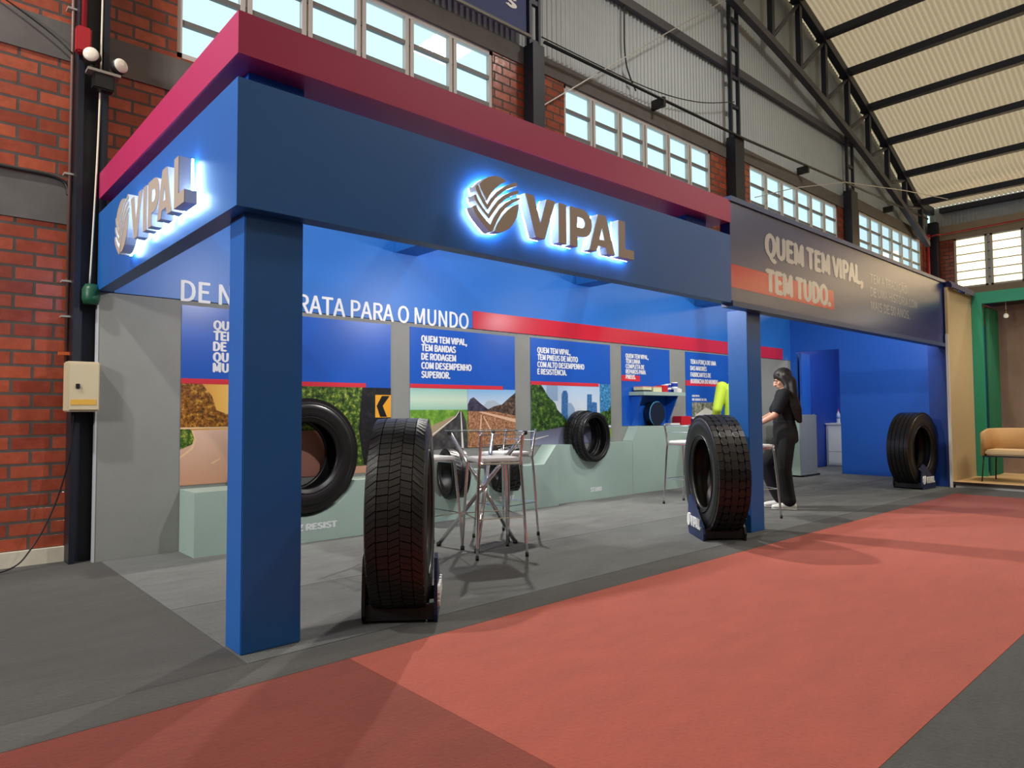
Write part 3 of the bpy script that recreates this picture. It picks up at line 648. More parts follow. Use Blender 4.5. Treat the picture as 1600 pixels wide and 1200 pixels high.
# columns, fascia, canopy ----------------------------------------------
def post(x0, x1, y0, y1, z1, lab, m=BLUE):
    return tag(box('stand_column', x0, x1, y0, y1, 0, z1, m, None, .004), lab, 'column')
post(1.2, 1.49, 3.185, 3.375, ZB, 'big blue square column at the near left corner of the stand')
post(5.80, 6.05, 3.185, 3.385, ZB-.01, 'blue square column in the middle of the stand, behind the right tyre')
post(11.3, 11.38, 3.1, 3.34, 3.0, 'narrow blue column at the right end of the stand, beside the beige panel', mat('navy_blue_paint', (20, 60, 140), .4))
t = thing('stand_fascia', 'blue fascia box over the left half of the stand, carrying both lit signs', 'fascia', (1.13, 3.1, ZB))
box('front_panel', 0, 4.262, 0, .1, 0, .595, BLUE, t); box('side_panel', 0, .1, .1, 2.85, 0, .595, BLUE, t)
t = thing('canopy_frame', 'crimson canopy frame on top of the blue fascia', 'canopy', (1.13, 3.1, 2.757))
box('front_beam', 0, 4.275, 0, .55, 0, .2, RED, t); box('side_beam', 0, .5, .55, 2.85, 0, .2, RED, t)
SP = mat('blue_spacer', (24, 92, 186), .4)
for x0, x1, y0, y1, lab in ((1.235, 1.52, 3.25, 3.45, 'blue spacer block between fascia and canopy at the near corner'), (4.9, 5.2, 3.22, 3.42, 'blue spacer block between fascia and canopy at the right end'), (1.235, 1.42, 5.4, 5.7, 'blue spacer block between side fascia and canopy at the back')):
    tag(box('spacer_block', x0, x1, y0, y1, 2.5, 2.756, SP), lab, 'block', 'blue spacer blocks under the canopy')
for x0, lab in ((3.77, 'left'), (6.5, 'middle'), (9.24, 'right')):
    tag(box('cross_beam', x0, x0+.27, 3.66 if x0 < 5 else 3.16, 5.94, 2.752, 2.955, BLUE), lab + ' blue cross beam running from the fascia to the stand wall', 'beam', 'blue cross beams of the stand')
# printed banner fascia on the right half
t = thing('banner_fascia', 'dark blue printed banner fascia with a two-line slogan, right half of the stand', 'fascia', (5.395, 3.1, 2.02))
FL = mat('slate_frame', (58, 80, 124), .4)
box('panel', .0, 5.93, .004, .1, .05, .93, BANNERM, t); box('top_rail', 0, 5.93, -.012, .1, .93, .975, FL, t); box('bottom_rail', 0, 5.93, -.012, .1, 0, .05, FL, t)
box('red_stripe', .002, 2.11, .002, .0039, .17, .375, REDV, t)
GW = mat('greyish_white_print', (205, 206, 204), .25)
lettering('slogan', [('QUEM TEM VIPAL,', 6.03-5.395, .545, .205, 2.27), ('TEM TUDO.', 6.03-5.395, .205, .205, 1.38)], GW, front(0, .0015, 0), t, .03)
for ln in (('TEM A TRADIÇÃO', 8.54-5.395, .60, .105, 1.22), ('DE UMA HISTÓRIA COM', 8.54-5.395, .44, .105, 1.60), ('MAIS DE 50 ANOS.', 8.54-5.395, .275, .105, 1.30)): lettering('sub_slogan', [ln], GW, front(0, .0015, 0), t, .004)

# halo-lit signs ---------------------------------------------------------
EMB = [
 ('emblem_lobe', [(-0.134,0.234),(-0.106,0.263),(-0.072,0.287),(-0.033,0.305),(0.006,0.310),(0.041,0.308),(0.075,0.296),(0.032,0.271),(-0.021,0.226),(-0.055,0.185),(-0.079,0.147),(-0.102,0.182),(-0.121,0.207)]),
 ('emblem_chevron', [(-0.163,0.218),(-0.144,0.225),(-0.134,0.201),(-0.111,0.167),(-0.076,0.124),(-0.047,0.167),(0.001,0.217),(0.059,0.260),(0.109,0.288),(0.154,0.309),(0.163,0.285),(0.108,0.264),(0.059,0.235),(0.005,0.191),(-0.039,0.142),(-0.072,0.094),(-0.107,0.125),(-0.136,0.162),(-0.155,0.190)]),
 ('emblem_chevron', [(-0.175,0.160),(-0.161,0.166),(-0.145,0.137),(-0.111,0.101),(-0.069,0.069),(-0.030,0.124),(0.014,0.173),(0.067,0.215),(0.117,0.242),(0.168,0.262),(0.172,0.241),(0.117,0.217),(0.067,0.186),(0.018,0.144),(-0.022,0.096),(-0.063,0.043),(-0.107,0.076),(-0.145,0.111),(-0.165,0.133)]),
 ('emblem_chevron', [(-0.182,0.094),(-0.161,0.104),(-0.145,0.078),(-0.107,0.046),(-0.054,0.009),(-0.022,0.066),(0.022,0.121),(0.071,0.165),(0.121,0.196),(0.179,0.220),(0.181,0.205),(0.126,0.176),(0.076,0.139),(0.035,0.097),(0.0,0.044),(-0.031,-0.015),(-0.042,-0.030),(-0.057,-0.030),(-0.108,0.007),(-0.149,0.042),(-0.170,0.067)]),
 ('emblem_lobe', [(-0.022,-0.024),(0.004,0.028),(0.040,0.078),(0.080,0.119),(0.126,0.156),(0.174,0.179),(0.171,0.144),(0.157,0.093),(0.129,0.047),(0.093,0.010),(0.048,-0.015),(0.021,-0.023)])]
def pbowl(x, z0, z1, w, n=8):
    r = (z1-z0)/2; cx = x+w-r; return [(cx+r*math.cos(-PI/2+PI*k/n), (z0+z1)/2+r*math.sin(-PI/2+PI*k/n)) for k in range(n+1)]
H = .258
LET = [
 [[(.227, H), (.303, H), (.357, .09), (.415, H), (.492, H), (.395, 0), (.318, 0)]],
 [[(.521, 0), (.593, 0), (.593, H), (.521, H)]],
 [[(.627, 0), (.699, 0), (.699, .072)] + pbowl(.699, .072, H, .145) + [(.627, H)], [(.699, .131)] + pbowl(.699, .131, .2, .075) + [(.699, .2)]],
 [[(.816, 0), (.888, 0), (.905, .042), (.985, .042), (1.002, 0), (1.083, 0), (.99, H), (.908, H)], [(.92, .086), (.972, .086), (.947, .178)]],
 [[(1.124, 0), (1.296, 0), (1.296, .064), (1.197, .064), (1.197, H), (1.124, H)]]]
ACR = mat('pale_return', (226, 224, 216), .4); LED = mat('led_backlight', (235, 245, 255), .5, emit=20, emit_rgb=(196, 230, 255))
FACE = mat('brushed_champagne', (178, 164, 150), .5)
def lit_sign(label, T, gap=.032, dep=.058):
    t = thing('illuminated_sign', label, 'sign')
    t.matrix_world = T
    def one(name, polys, fname):
        o = cut_shape(name, polys, dep, ACR, t, Matrix.Translation((0, 0, gap)))
        cut_shape('led_panel', polys, .011, LED, o, Matrix.Translation((0, 0, gap-.012)))
        cut_shape(fname, polys, .004, FACE, o, Matrix.Translation((0, 0, gap+dep)))
    for n, p in EMB: one(n, [p], 'emblem_face')
    for ps in LET: one('letter', ps, 'letter_face')
    return t
lit_sign('lit emblem and five letters with blue-white halo on the front fascia', front(2.612, 3.1, 2.19))
lit_sign('lit emblem and five letters on the left side of the fascia, seen edge-on', left(1.13, 4.80, 2.15) @ Matrix.Diagonal((.97, 1, 1, 1)))

# storage room on the right ------------------------------------------------
t = thing('partition_wall', 'plain blue partition wall at the right end of the stand, with an open doorway', 'wall panel', (12.4, 3.2, 0))
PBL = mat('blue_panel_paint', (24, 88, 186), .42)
bm = bmesh.new()
for y0, y1, z0 in ((3.115, 5.06, 0), (5.06, 5.83, 2.2), (5.83, 5.95, 0)): bx(bm, 0, .04, y0-3.2, y1-3.2, z0, 2.98)
mesh_obj('panel', bm, PBL, t)
t = thing('storage_door', 'blue door standing open inside the storage doorway', 'door', (12.44, 5.80, 0), math.radians(9))
box('leaf', 0, .55, -.035, 0, .01, 2.18, PBL, t); lathe('handle', [(.012, 0), (.012, .05), (.025, .055), (.025, .07)], CHROME, t, 12, T=Matrix.Translation((.48, -.035, 1.02)) @ Matrix.Rotation(PI/2, 4, 'X'))
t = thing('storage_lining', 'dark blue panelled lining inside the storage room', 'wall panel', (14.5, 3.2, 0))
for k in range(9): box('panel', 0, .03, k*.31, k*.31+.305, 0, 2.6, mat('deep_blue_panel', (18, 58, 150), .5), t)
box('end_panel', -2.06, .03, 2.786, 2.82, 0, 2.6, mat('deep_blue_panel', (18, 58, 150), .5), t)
t = thing('storage_cabinet', 'white cabinet inside the storage doorway with a bottle on it', 'cabinet', (13.9, 5.5, 0))
WL = mat('white_laminate', (222, 226, 222), .35)
box('body', .015, .5, -.3, .47, .0, .83, WL, t); box('top', 0, .52, -.31, .48, .83, .86, WL, t); box('door_panel', 0, .014, -.26, .43, .3, .8, WL, t); box('drawer_panel', 0, .014, -.26, .43, .03, .29, WL, t)
t = thing('water_bottle', 'clear water bottle with red cap on the white storage cabinet', 'bottle', (14.05, 5.78, .86))
lathe('bottle', [(0, 0), (.034, 0), (.036, .02), (.034, .1), (.036, .15), (.03, .19), (.014, .22), (.014, .24), (0, .24)], mat('clear_pet', (225, 235, 240), .1, alpha=.55), t, 20)
lathe('cap', [(0, .24), (.017, .24), (.017, .262), (0, .262)], mat('red_cap', (200, 40, 46), .4), t, 16); lathe('label_wrap', [(.0365, .09), (.0365, .15)], mat('blue_label', (120, 150, 200), .4), t, 20)
t = thing('counter', 'sage and grey lectern counter standing behind the woman', 'counter', (11.23, 5.26, 0))
box('cabinet', 0, .62, 0, .42, .03, 1.04, SAGE, t); box('front_panel', .0, .62, -.012, 0, .03, 1.04, mat('mid_grey_laminate', (132, 138, 140), .45), t); box('toe_kick', .1, .7, -.02, .4, 0, .03, BLKPL, t)
t = thing('beer_tap', 'small chrome tap on top of the lectern counter', 'tap', (11.5, 5.4, 1.04))
tube('stem', [(0, 0, 0), (0, 0, .07)], .012, CHROME, t); tube('spout', [(0, 0, .07), (-.01, -.05, .075), (-.01, -.06, .05)], .009, CHROME, t)

# shelf with wares --------------------------------------------------------
t = thing('wall_shelf', 'sage wall shelf with blue bracket panels, loaded with boxes', 'shelf', (7.57, 5.944, 1.335))
box('board', 0, 1.0, -.25, 0, 0, .05, SAGE, t)
for x, s in ((.03, 1), (.86, -1)):
    bm = bmesh.new(); prism(bm, [(0, 0), (-.2, 0), (-.02, -.42), (0, -.42)], .025, 0, Matrix.Translation((x, 0, 0)) @ Matrix(((0, 0, 1, 0), (1, 0, 0, 0), (0, 1, 0, 0), (0, 0, 0, 1))))
    bmesh.ops.recalc_face_normals(bm, faces=bm.faces[:]); mesh_obj('bracket', bm, PB, t)
def carton(name, x, y, z, w, d, h, m, label, cat='box', grp='wares on the wall shelf', lid=None):
    t = thing(name, label, cat, (x, y, z), 0, grp)
    box('carton', -w/2, w/2, -d/2, d/2, 0, h*(.8 if lid else 1), m, t, .002)
    if lid: box('lid', -w/2-.001, w/2+.001, -d/2-.001, d/2+.001, h*.8, h, lid, t, .002)
SZ = 1.386
cream = mat('cream_card', (216, 214, 170), .6); pink = mat('salmon_card', (226, 140, 120), .6); redc = mat('red_card', (206, 36, 40), .4); bluec = mat('blue_card', (30, 60, 160), .4); whc = mat('white_card', (228, 228, 226), .5); darkc = mat('slate_card', (50, 60, 64), .5)
carton('book_stack', 7.73, 5.83, SZ, .2, .16, .022, darkc, 'dark flat box at the left end of the shelf, under a cream one')
carton('book_stack', 7.73, 5.83, SZ+.0225, .2, .16, .05, cream, 'cream flat box with salmon top at the left end of the shelf', lid=pink)
carton('carton_box', 7.97, 5.83, SZ, .2, .16, .075, cream, 'yellowish flat box with salmon lid, left of the red box on the shelf', lid=pink)
carton('carton_box', 8.14, 5.80, SZ, .12, .12, .095, redc, 'small red box on the wall shelf')
def can(x, y, z, r, h, m, lab):
    t = thing('can', lab, 'can', (x, y, z), 0, 'wares on the wall shelf'); lathe('body', [(0, 0), (r, 0), (r, h*.9), (0, h*.9)], m, t, 20, smooth=False); lathe('lid', [(r*.98, h*.9), (r*.9, h), (0, h)], whc, t, 20, smooth=False); lathe('label_wrap', [(r*1.01, h*.3), (r*1.01, h*.55)], whc, t, 20)
can(8.25, 5.83, SZ, .055, .11, bluec, 'first blue can on the shelf, beside the red box'); can(8.356, 5.85, SZ, .05, .125, bluec, 'second blue can on the shelf, half hidden'); can(8.458, 5.81, SZ, .05, .15, bluec, 'tallest blue can with white lid near the right end of the shelf')
carton('carton_box', 8.40, 5.725, SZ, .07, .06, .06, whc, 'small white box in front of the tallest blue can on the shelf')
carton('carton_box', 8.55, 5.83, SZ, .08, .12, .055, whc, 'low white box at the right end of the shelf')
t = thing('film_roll', 'dark navy roll with a light blue rim, standing below the shelf', 'roll', (8.04, 5.86, .91+.17))
lathe('roll', [(0, -.06), (.165, -.06), (.165, .06), (0, .06)], mat('dark_navy_film', (26, 36, 52), .35), t, 40, T=Matrix.Rotation(PI/2, 4, 'X') , smooth=False)
tube('rim', [(.168*math.cos(a), -.04, .168*math.sin(a)) for a in [2*PI*k/40 for k in range(40)]], .008, mat('light_blue_rim', (90, 170, 216), .35), t, 6, True)
box('stand', -.2, .2, -.08, .08, -.17, -.163, BLKPL, t)
carton('carton_box', 8.72, 5.86, .91, .26, .14, .13, redc, 'red box on the tall plinth below the shelf', grp='boxes on the tall plinth')
carton('carton_box', 8.98, 5.86, .91, .2, .14, .11, bluec, 'blue and white box on the tall plinth beside the red box', grp='boxes on the tall plinth', lid=whc)
carton('leaflet_pile', 8.42, 5.83, .91, .22, .12, .03, whc, 'low pile of white leaflets on the tall plinth', cat='leaflets', grp='boxes on the tall plinth')

# ================================================================== TYRES
def tyre(name, label, R, W, rim, kind, loc, rz, group=None, lift=0.0, N=44):
    """axle along local X, base of the tyre at the Empty"""
    t = thing(name, label, 'tyre', loc, rz, group); Tz = Matrix.Translation((0, 0, R))
    d = .02 if R > .4 else .011
    rb = R-d; h = W/2; m_ = (R+rim)/2
    prof = [(rim, -.36*W), (rim+.012, -.42*W), (rim+.03, -.435*W), (rim+.035, -.455*W), (m_-.01, -h), (m_+.02, -.505*W), (m_+.05*R/.5, -h*.995), (rb-.035, -.485*W), (rb-.03, -.49*W), (rb-.015, -.475*W), (rb, -.44*W)]
    prof += [(rb+.002, -.2*W), (rb+.002, .2*W)] + [(r, -a) for r, a in prof[::-1]]
    prof += [(rim+.03, .33*W), (m_, .42*W), (rb-.03, .36*W), (rb-.03, -.36*W), (m_, -.42*W), (rim+.03, -.33*W)]
    lathe('carcass', prof, RUBBER, t, 72 if R > .4 else 48, 'X', Tz, True, True)
    bm = bmesh.new()
    def blk(a0, a1, t0, t1, sk0=0, sk1=0, rt0=R, rt1=R):
        ts = 1 if t1-t0 < .2 else max(2, int((t1-t0)/.1)); vs = []
        for k in range(ts+1):
            th = t0+(t1-t0)*k/ts
            for a, s, rr in ((a0, sk0, rt0), (a1, sk1, rt1)):
                for r_ in (rb-.012, rr):
                    vs.append(bm.verts.new(Tz @ Vector((a, r_*math.cos(th+s), r_*math.sin(th+s)))))
        for k in range(ts):
            q = vs[k*4:k*4+8]
            for f in ((1, 3, 7, 5), (0, 1, 5, 4), (3, 2, 6, 7)): bm.faces.new([q[i] for i in f])
        bm.faces.new([vs[i] for i in (0, 2, 3, 1)]); q = vs[-4:]; bm.faces.new([q[i] for i in (1, 3, 2, 0)])
    p = 2*PI/N; e = W*.46
    if kind == 'chevron':
        ribs = [(-e, -.29*W, .55, 0), (-.275*W, -.10*W, .05, -.06), (-.09*W, .085*W, .0, -.28), (.095*W, .27*W, -.06, .12), (.285*W, e, .0, .6)]
        for j, (a0, a1, s0, s1) in enumerate(ribs):
            for i in range(N):
                sub = 2 if j == 2 else 1
                for q in range(sub):
                    b0 = i*p+q*p/sub; b1 = b0+p/sub-(.006 if sub == 1 else .005)/R
                    if sub == 1:   # fine sipe splits the block
                        mid = (b0+b1)/2
                        blk(a0, a1, b0, mid-.0012/R, s0*p, s1*p, R-.006 if j == 0 else R, R-.006 if j == 4 else R)
                        blk(a0, a1, mid+.0012/R, b1, s0*p, s1*p, R-.006 if j == 0 else R, R-.006 if j == 4 else R)
                    else: blk(a0, a1, b0, b1, s0*p, s1*p)
    elif kind == 'lug':
        for i in range(N):
            b = i*p
            for s in (-1, 1):
                blk(*sorted((s*e, s*.315*W)), b, b+p*.92, 0, 0, R-.004, R-.004)
                o_ = p*.3
                # six-sided blocks of the intermediate rows
                c = s*.2*W; hw = .105*W; pts = [(c-hw*.6, -.455*p), (c+hw*.6, -.455*p), (c+hw, 0), (c+hw*.6, .455*p), (c-hw*.6, .455*p), (c-hw, 0)]
                lo = [bm.verts.new(Tz @ Vector((a, (rb-.01)*math.cos(b+o_+q), (rb-.01)*math.sin(b+o_+q)))) for a, q in pts]
                hi = [bm.verts.new(Tz @ Vector((a, R*math.cos(b+o_+q), R*math.sin(b+o_+q)))) for a, q in pts]
                bm.faces.new(hi)
                for k in range(6): bm.faces.new((lo[k], lo[(k+1) % 6], hi[(k+1) % 6], hi[k]))
            blk(-.095*W, .095*W, b, b+p*.97)
    elif kind == 'rib':
        for a0, a1 in ((-e, -.29*W), (-.265*W, -.11*W), (-.085*W, .085*W), (.11*W, .265*W), (.29*W, e)):
            for i in range(N): blk(a0, a1, i*p, (i+1)*p-.0006)
    elif kind == 'knob':
        for i in range(N):
            b = i*p
            for a0, a1, o_ in ((-e, -.3*W, 0), (-.22*W, -.03*W, .5), (.03*W, .22*W, 0), (.3*W, e, .5)): blk(a0, a1, b+o_*p, b+o_*p+p*.6, .1*p, -.1*p)
    elif kind == 'road':
        for i in range(N):
            b = i*p; blk(-e, -.05*W, b, b+p*.86, .9*p, 0); blk(.05*W, e, b, b+p*.86, 0, .9*p)
    bmesh.ops.recalc_face_normals(bm, faces=bm.faces[:])
    mesh_obj('tread', bm, RUBBER, t)
    # raised moulding rings on both sidewalls
    for s in (-1, 1):
        pts = [Tz @ Vector((s*(.455*W+.004), (rim+.045)*math.cos(a), (rim+.045)*math.sin(a))) for a in [2*PI*k/56 for k in range(56)]]
        tube('bead_ring', pts, .006, RUBBER, t, 6, True)
    return t
def dirz(x, y): return math.atan2(y, x)
def tyre_stand(label, loc, rz, W):
    t = thing('tyre_stand', label, 'stand', loc, rz, 'tyre display stands')
    g = W/2+.035
    prof = [(-.19, 0), (-.225, .05), (-.225, .10), (-.205, .27), (-.185, .335), (-.15, .355), (-.115, .335), (.215, .115), (.235, .06), (.225, .0)]
    TX = Matrix(((0, 0, 1, 0), (1, 0, 0, 0), (0, 1, 0, 0), (0, 0, 0, 1)))
    for s, nm in ((1, 'sign_plate'), (-1, 'side_plate')):
        bm = bmesh.new(); prism(bm, prof, .018, 0, Matrix.Translation((s*g-.009, 0, 0)) @ TX); bmesh.ops.recalc_face_normals(bm, faces=bm.faces[:])
        o = mesh_obj(nm, bm, NAVYP if s > 0 else BLKPL, t)
        if s > 0:
            o['label'] = 'navy sign plate with white raised emblem and letters'
            TT = Matrix.Translation((g+.009, 0, 0)) @ TX @ Matrix.Translation((-.165, .085, 0)) @ Matrix.Diagonal((.26, .34, 1, 1))
            for n_, p in EMB: cut_shape('emblem', [p], .012, WHITE, o, TT)
            for ps in LET: cut_shape('letter', ps, .012, WHITE, o, TT)
    for y in (-.2, .2):
        box('cross_board', -g+.01, g-.01, y-.008, y+.008, .02, .10, BLKPL, t)
    return t
# three big tyres on stands
tyre('truck_tyre', 'big truck tyre with blocky chevron tread, on a stand beside the near blue column', .52, .305, .295, 'chevron', (2.12, 3.25, .035), dirz(.785, -.62), 'big tyres on stands')
tyre_stand('dark tyre stand near the left column, its white lettered plate seen edge-on', (2.12, 3.25, 0), dirz(.785, -.62), .305)
tyre('truck_tyre', 'big truck tyre with hexagon block tread, before the middle blue column', .52, .285, .295, 'lug', (5.42, 3.31, .035), dirz(-.76, .65), 'big tyres on stands')
tyre_stand('navy tyre stand with lettered plate before the middle blue column', (5.42, 3.31, 0), dirz(-.76, .65), .285)
tyre('truck_tyre', 'big truck tyre with straight ribs, at the far right end of the stand', .52, .30, .295, 'rib', (10.82, 3.42, .035), dirz(-.08, -1), 'big tyres on stands', N=72)
tyre_stand('dark tyre stand with lettered plate at the far right end of the stand', (10.82, 3.42, 0), dirz(-.08, -1), .30)
# tyres sitting in the plinth
tyre('truck_tyre', 'large tyre in the left plinth notch, half hidden by the near blue column', .495, .27, .285, 'rib', (2.66, 5.70, .252), dirz(.05, -1), 'tyres resting in the plinth notches', N=72)
tyre('car_tyre', 'black car tyre in the plinth notch behind the left stool', .255, .19, .165, 'road', (4.30, 5.66, .23), dirz(-.96, .27), 'tyres resting in the plinth notches', N=40)
tyre('off_road_tyre', 'knobbly off-road tyre in the plinth notch behind the right stool', .255, .26, .14, 'knob', (5.04, 5.68, .24), dirz(.9, -.45), 'tyres resting in the plinth notches', N=24)
for k, (dx, dy) in enumerate(((0, 0), (.02, -.128))):
    tyre('motorcycle_tyre', ['rear one of the two paired motorcycle tyres in the round notch', 'front one of the two paired motorcycle tyres in the round notch'][k], .325-.012*k, .125, .235, 'road', (6.53+dx, 5.862+dy, .478+.003*k), dirz(.09, -1), 'tyres resting in the plinth notches', N=44)

# ================================================================== BAR TABLE AND STOOLS
SEAT = mat('white_seat', (232, 232, 230), .3)
def stool():
    t = thing('bar_stool', 'x', 'stool')
    bm = bmesh.new(); bx(bm, -.18, .18, -.17, .19, .725, .755); bmesh.ops.bevel(bm, geom=[e for e in bm.edges if abs(e.verts[0].co.z-e.verts[1].co.z) > .01], offset=.05, segments=4, affect='EDGES')
    bmesh.ops.bevel(bm, geom=[e for e in bm.edges if e.calc_length() > .05 and abs(e.verts[0].co.z-e.verts[1].co.z) < .001], offset=.008, segments=2, affect='EDGES')
    bmesh.ops.recalc_face_normals(bm, faces=bm.faces[:]); mesh_obj('seat', bm, SEAT, t)
    for s in (-1, 1):
        tube('leg', smooth_pts([(s*.155, .13, .715), (s*.163, .16, .68), (s*.195, .215, .005)], 5), .0115, CHROME, t, 10)
        tube('back_leg', smooth_pts([(s*.17, -.225, .955), (s*.165, -.175, .73), (s*.175, -.18, .6), (s*.2, -.215, .005)], 5), .0115, CHROME, t, 10)
        lathe('foot_cap', [(.013, 0), (.014, .03)], BLKPL, t, 10, T=Matrix.Translation((s*.195, .215, 0))); lathe('foot_cap', [(.013, 0), (.014, .03)], BLKPL, t, 10, T=Matrix.Translation((s*.2, -.215, 0)))
    bm = bmesh.new(); q = .186; z = .30
    for a, b in (((-q, .19, z), (q, .19, z)), ((q, .19, z), (q+.004, -.2, z)), ((q+.004, -.2, z), (-q-.004, -.2, z)), ((-q-.004, -.2, z), (-q, .19, z))): tube_bm(bm, [a, b], .0045, 6)
    mesh_obj('foot_rail', bm, CHROME, t)
    bm = bmesh.new()
    for z, y in ((.935, -.22), (.86, -.204)): tube_bm(bm, [(-.17, y, z), (.17, y, z)], .004, 6)
    mesh_obj('back_rail', bm, CHROME, t)
    bm = bmesh.new(); tube_bm(bm, [(-.155, .13, .712), (.155, .13, .712)], .009, 8); tube_bm(bm, [(-.165, -.172, .712), (.165, -.172, .712)], .009, 8)
    mesh_obj('seat_rail', bm, CHROME, t); return t
s0 = stool()
for i, (x, y, deg, lab) in enumerate([(3.53, 4.13, -22, 'white-seated chrome bar stool nearest the camera, its back to the aisle'), (3.21, 4.58, -88, 'white-seated chrome bar stool half hidden behind the left big tyre'),
        (4.09, 4.61, 100, 'white-seated chrome bar stool on the right of the small glass table'), (7.12, 4.72, -88, 'white-seated chrome bar stool just left of the right big tyre'), (6.74, 3.68, 150, 'chrome bar stool beside the woman, mostly hidden by the middle column')]):
    o = s0 if i == 0 else copy_tree(s0)
    o.location = (x, y, 0); o.rotation_euler = (0, 0, math.radians(deg)); tag(o, lab, 'stool', 'bar stools')
t = thing('bar_table', 'round glass bar table on crossed chrome legs between the stools', 'table', (3.70, 4.47, 0))
gl = bpy.data.materials.new('table_glass'); gl.use_nodes = True; b_ = gl.node_tree.nodes['Principled BSDF']; b_.inputs['Base Color'].default_value = (.8, .95, .9, 1); b_.inputs['Alpha'].default_value = .18; b_.inputs['Roughness'].default_value = .03
lathe('table_top', [(0, .95), (.305, .95), (.31, .954), (.305, .958), (0, .958)], gl, t, 48, smooth=False)
tube('glass_edge', [(.309*math.cos(a), .309*math.sin(a), .954) for a in [2*PI*k/48 for k in range(48)]], .0035, mat('glass_edge', (40, 60, 56), .2), t, 6, True)
for k, (fx, fy) in enumerate(((-.29, .22), (-.28, -.225), (.205, -.185))):
    f = Vector((fx, fy, .014)); top = Vector((-fx, -fy, .935))*1.0
    d = Vector((-fy, fx, 0)).normalized()*.028
    tube('leg', [f+d, (f+top)/2+d, top+d], .0175, CHROME, t, 12)
    lathe('foot_cap', [(.02, 0), (.02, .03)], BLKPL, t, 12, T=Matrix.Translation(f+d-Vector((0, 0, .013)))); lathe('top_cap', [(.02, -.016), (.02, .015)], BLKPL, t, 12, T=Matrix.Translation(top+d))
lathe('hub', [(.035, .44), (.045, .46), (.045, .49), (.035, .51)], CHROME, t, 20)

# ================================================================== PEOPLE
SKINM = mat('skin', (198, 148, 122), .5, noise=.04)
def ico(bm, c, r, rot=None, sub=2):
    T = Matrix.Translation(c) @ (rot or Matrix.Identity(4)) @ Matrix.Diagonal((r[0], r[1], r[2], 1))
    bmesh.ops.create_icosphere(bm, subdivisions=sub, radius=1, matrix=T)
def limb(bm, pts, step=.014):
    """pts: (x,y,z,r) or (x,y,z,rx,ry,rz): chained ellipsoids, fused later by remeshing"""
    for a, b in zip(pts[:-1], pts[1:]):
        n = max(2, int((Vector(b[:3])-Vector(a[:3])).length/step))
        for i in range(n+1):
            k = i/n; p = [a[j]+(b[j]-a[j])*k for j in range(len(a))]
            ico(bm, p[:3], (p[3],)*3 if len(p) == 4 else p[3:6])
def fused(name, bm, m, parent, vox=.009, it=6):
    me = bpy.data.meshes.new('f'); bm.to_mesh(me); bm.free(); o = bpy.data.objects.new('f', me)
    r = o.modifiers.new('r', 'REMESH'); r.mode = 'VOXEL'; r.voxel_size = vox; r.use_smooth_shade = True
    s = o.modifiers.new('s', 'SMOOTH'); s.iterations = it; s.factor = .5
    return baked(o, name, m, parent, None, True)
def hand(bm, wrist, d, palm_n, L=.17):
    """d: finger direction, palm_n: palm normal"""
    d = Vector(d).normalized(); n = Vector(palm_n).normalized(); s = d.cross(n).normalized(); w = Vector(wrist)
    for u in (-.028, -.01, .01, .028): limb(bm, [(*(w+d*.01+s*u*.7), .013), (*(w+d*.085+s*u), .0125)], .01)
    for u, ln in ((-.03, .078), (-.0105, .092), (.0105, .086), (.03, .066)):
        a = w+d*.088+s*u; b = a+(d*.9+n*.35)*ln*.5; c = b+(d*.6+n*.75)*ln*.45
        limb(bm, [(*a, .0095), (*b, .0088), (*c, .0075)], .007)
    a = w+d*.025-s*.032; b = a-s*.03+d*.03+n*.012; c = b+d*.032+n*.016-s*.004
    limb(bm, [(*a, .013), (*b, .011), (*c, .009)], .008)
def head(bm, c, tilt):
    """head facing +X, c = centre; tilt forward (radians)"""
    Rm = Matrix.Rotation(tilt, 4, 'Y'); c = Vector(c)
    def P(x, y, z): return c+(Rm @ Vector((x, y, z)))
    ico(bm, P(-.012, 0, .03), (.095, .074, .085), Rm, 3); ico(bm, P(.03, 0, -.035), (.06, .055, .075), Rm, 3); ico(bm, P(.06, 0, -.088), (.028, .03, .022), Rm)
    limb(bm, [(*P(.088, 0, .02), .01), (*P(.112, 0, -.018), .0135)], .006); ico(bm, P(.1, .013, -.022), (.009,)*3); ico(bm, P(.1, -.013, -.022), (.009,)*3)
    ico(bm, P(.085, 0, -.05), (.012, .022, .007), Rm); ico(bm, P(.083, 0, -.061), (.011, .02, .007), Rm)
    for s in (-1, 1):
        ico(bm, P(.07, s*.033, .026), (.016, .022, .009), Rm); ico(bm, P(.055, s*.042, -.02), (.022, .02, .022), Rm)
        ico(bm, P(-.005, s*.074, -.005), (.017, .01, .03), Rm)
    return P
def face_bits(P, parent):
    for s in (-1, 1):
        bm = bmesh.new(); ico(bm, P(.078, s*.031, .006), (.011, .012, .009)); e = mesh_obj('eye', bm, mat('eye_white', (225, 220, 215), .2), parent, True)
        bm = bmesh.new(); ico(bm, P(.087, s*.031, .005), (.004, .006, .006)); mesh_obj('iris', bm, mat('dark_iris', (30, 20, 16), .2), e, True)
        bm = bmesh.new(); limb(bm, [(*P(.085, s*.014, .028), .0035), (*P(.086, s*.032, .033), .004), (*P(.074, s*.05, .029), .003)], .004); mesh_obj('eyebrow', bm, mat('dark_brown_hair', (24, 18, 17), .55), parent, True)
    bm = bmesh.new(); limb(bm, [(*P(.0935, -.016, -.055), .0035), (*P(.098, 0, -.055), .0045), (*P(.0935, .016, -.055), .0035)], .003); mesh_obj('lips', bm, mat('lip', (160, 84, 78), .4), parent, True)
HAIR = mat('dark_brown_hair', (24, 18, 17), .55)
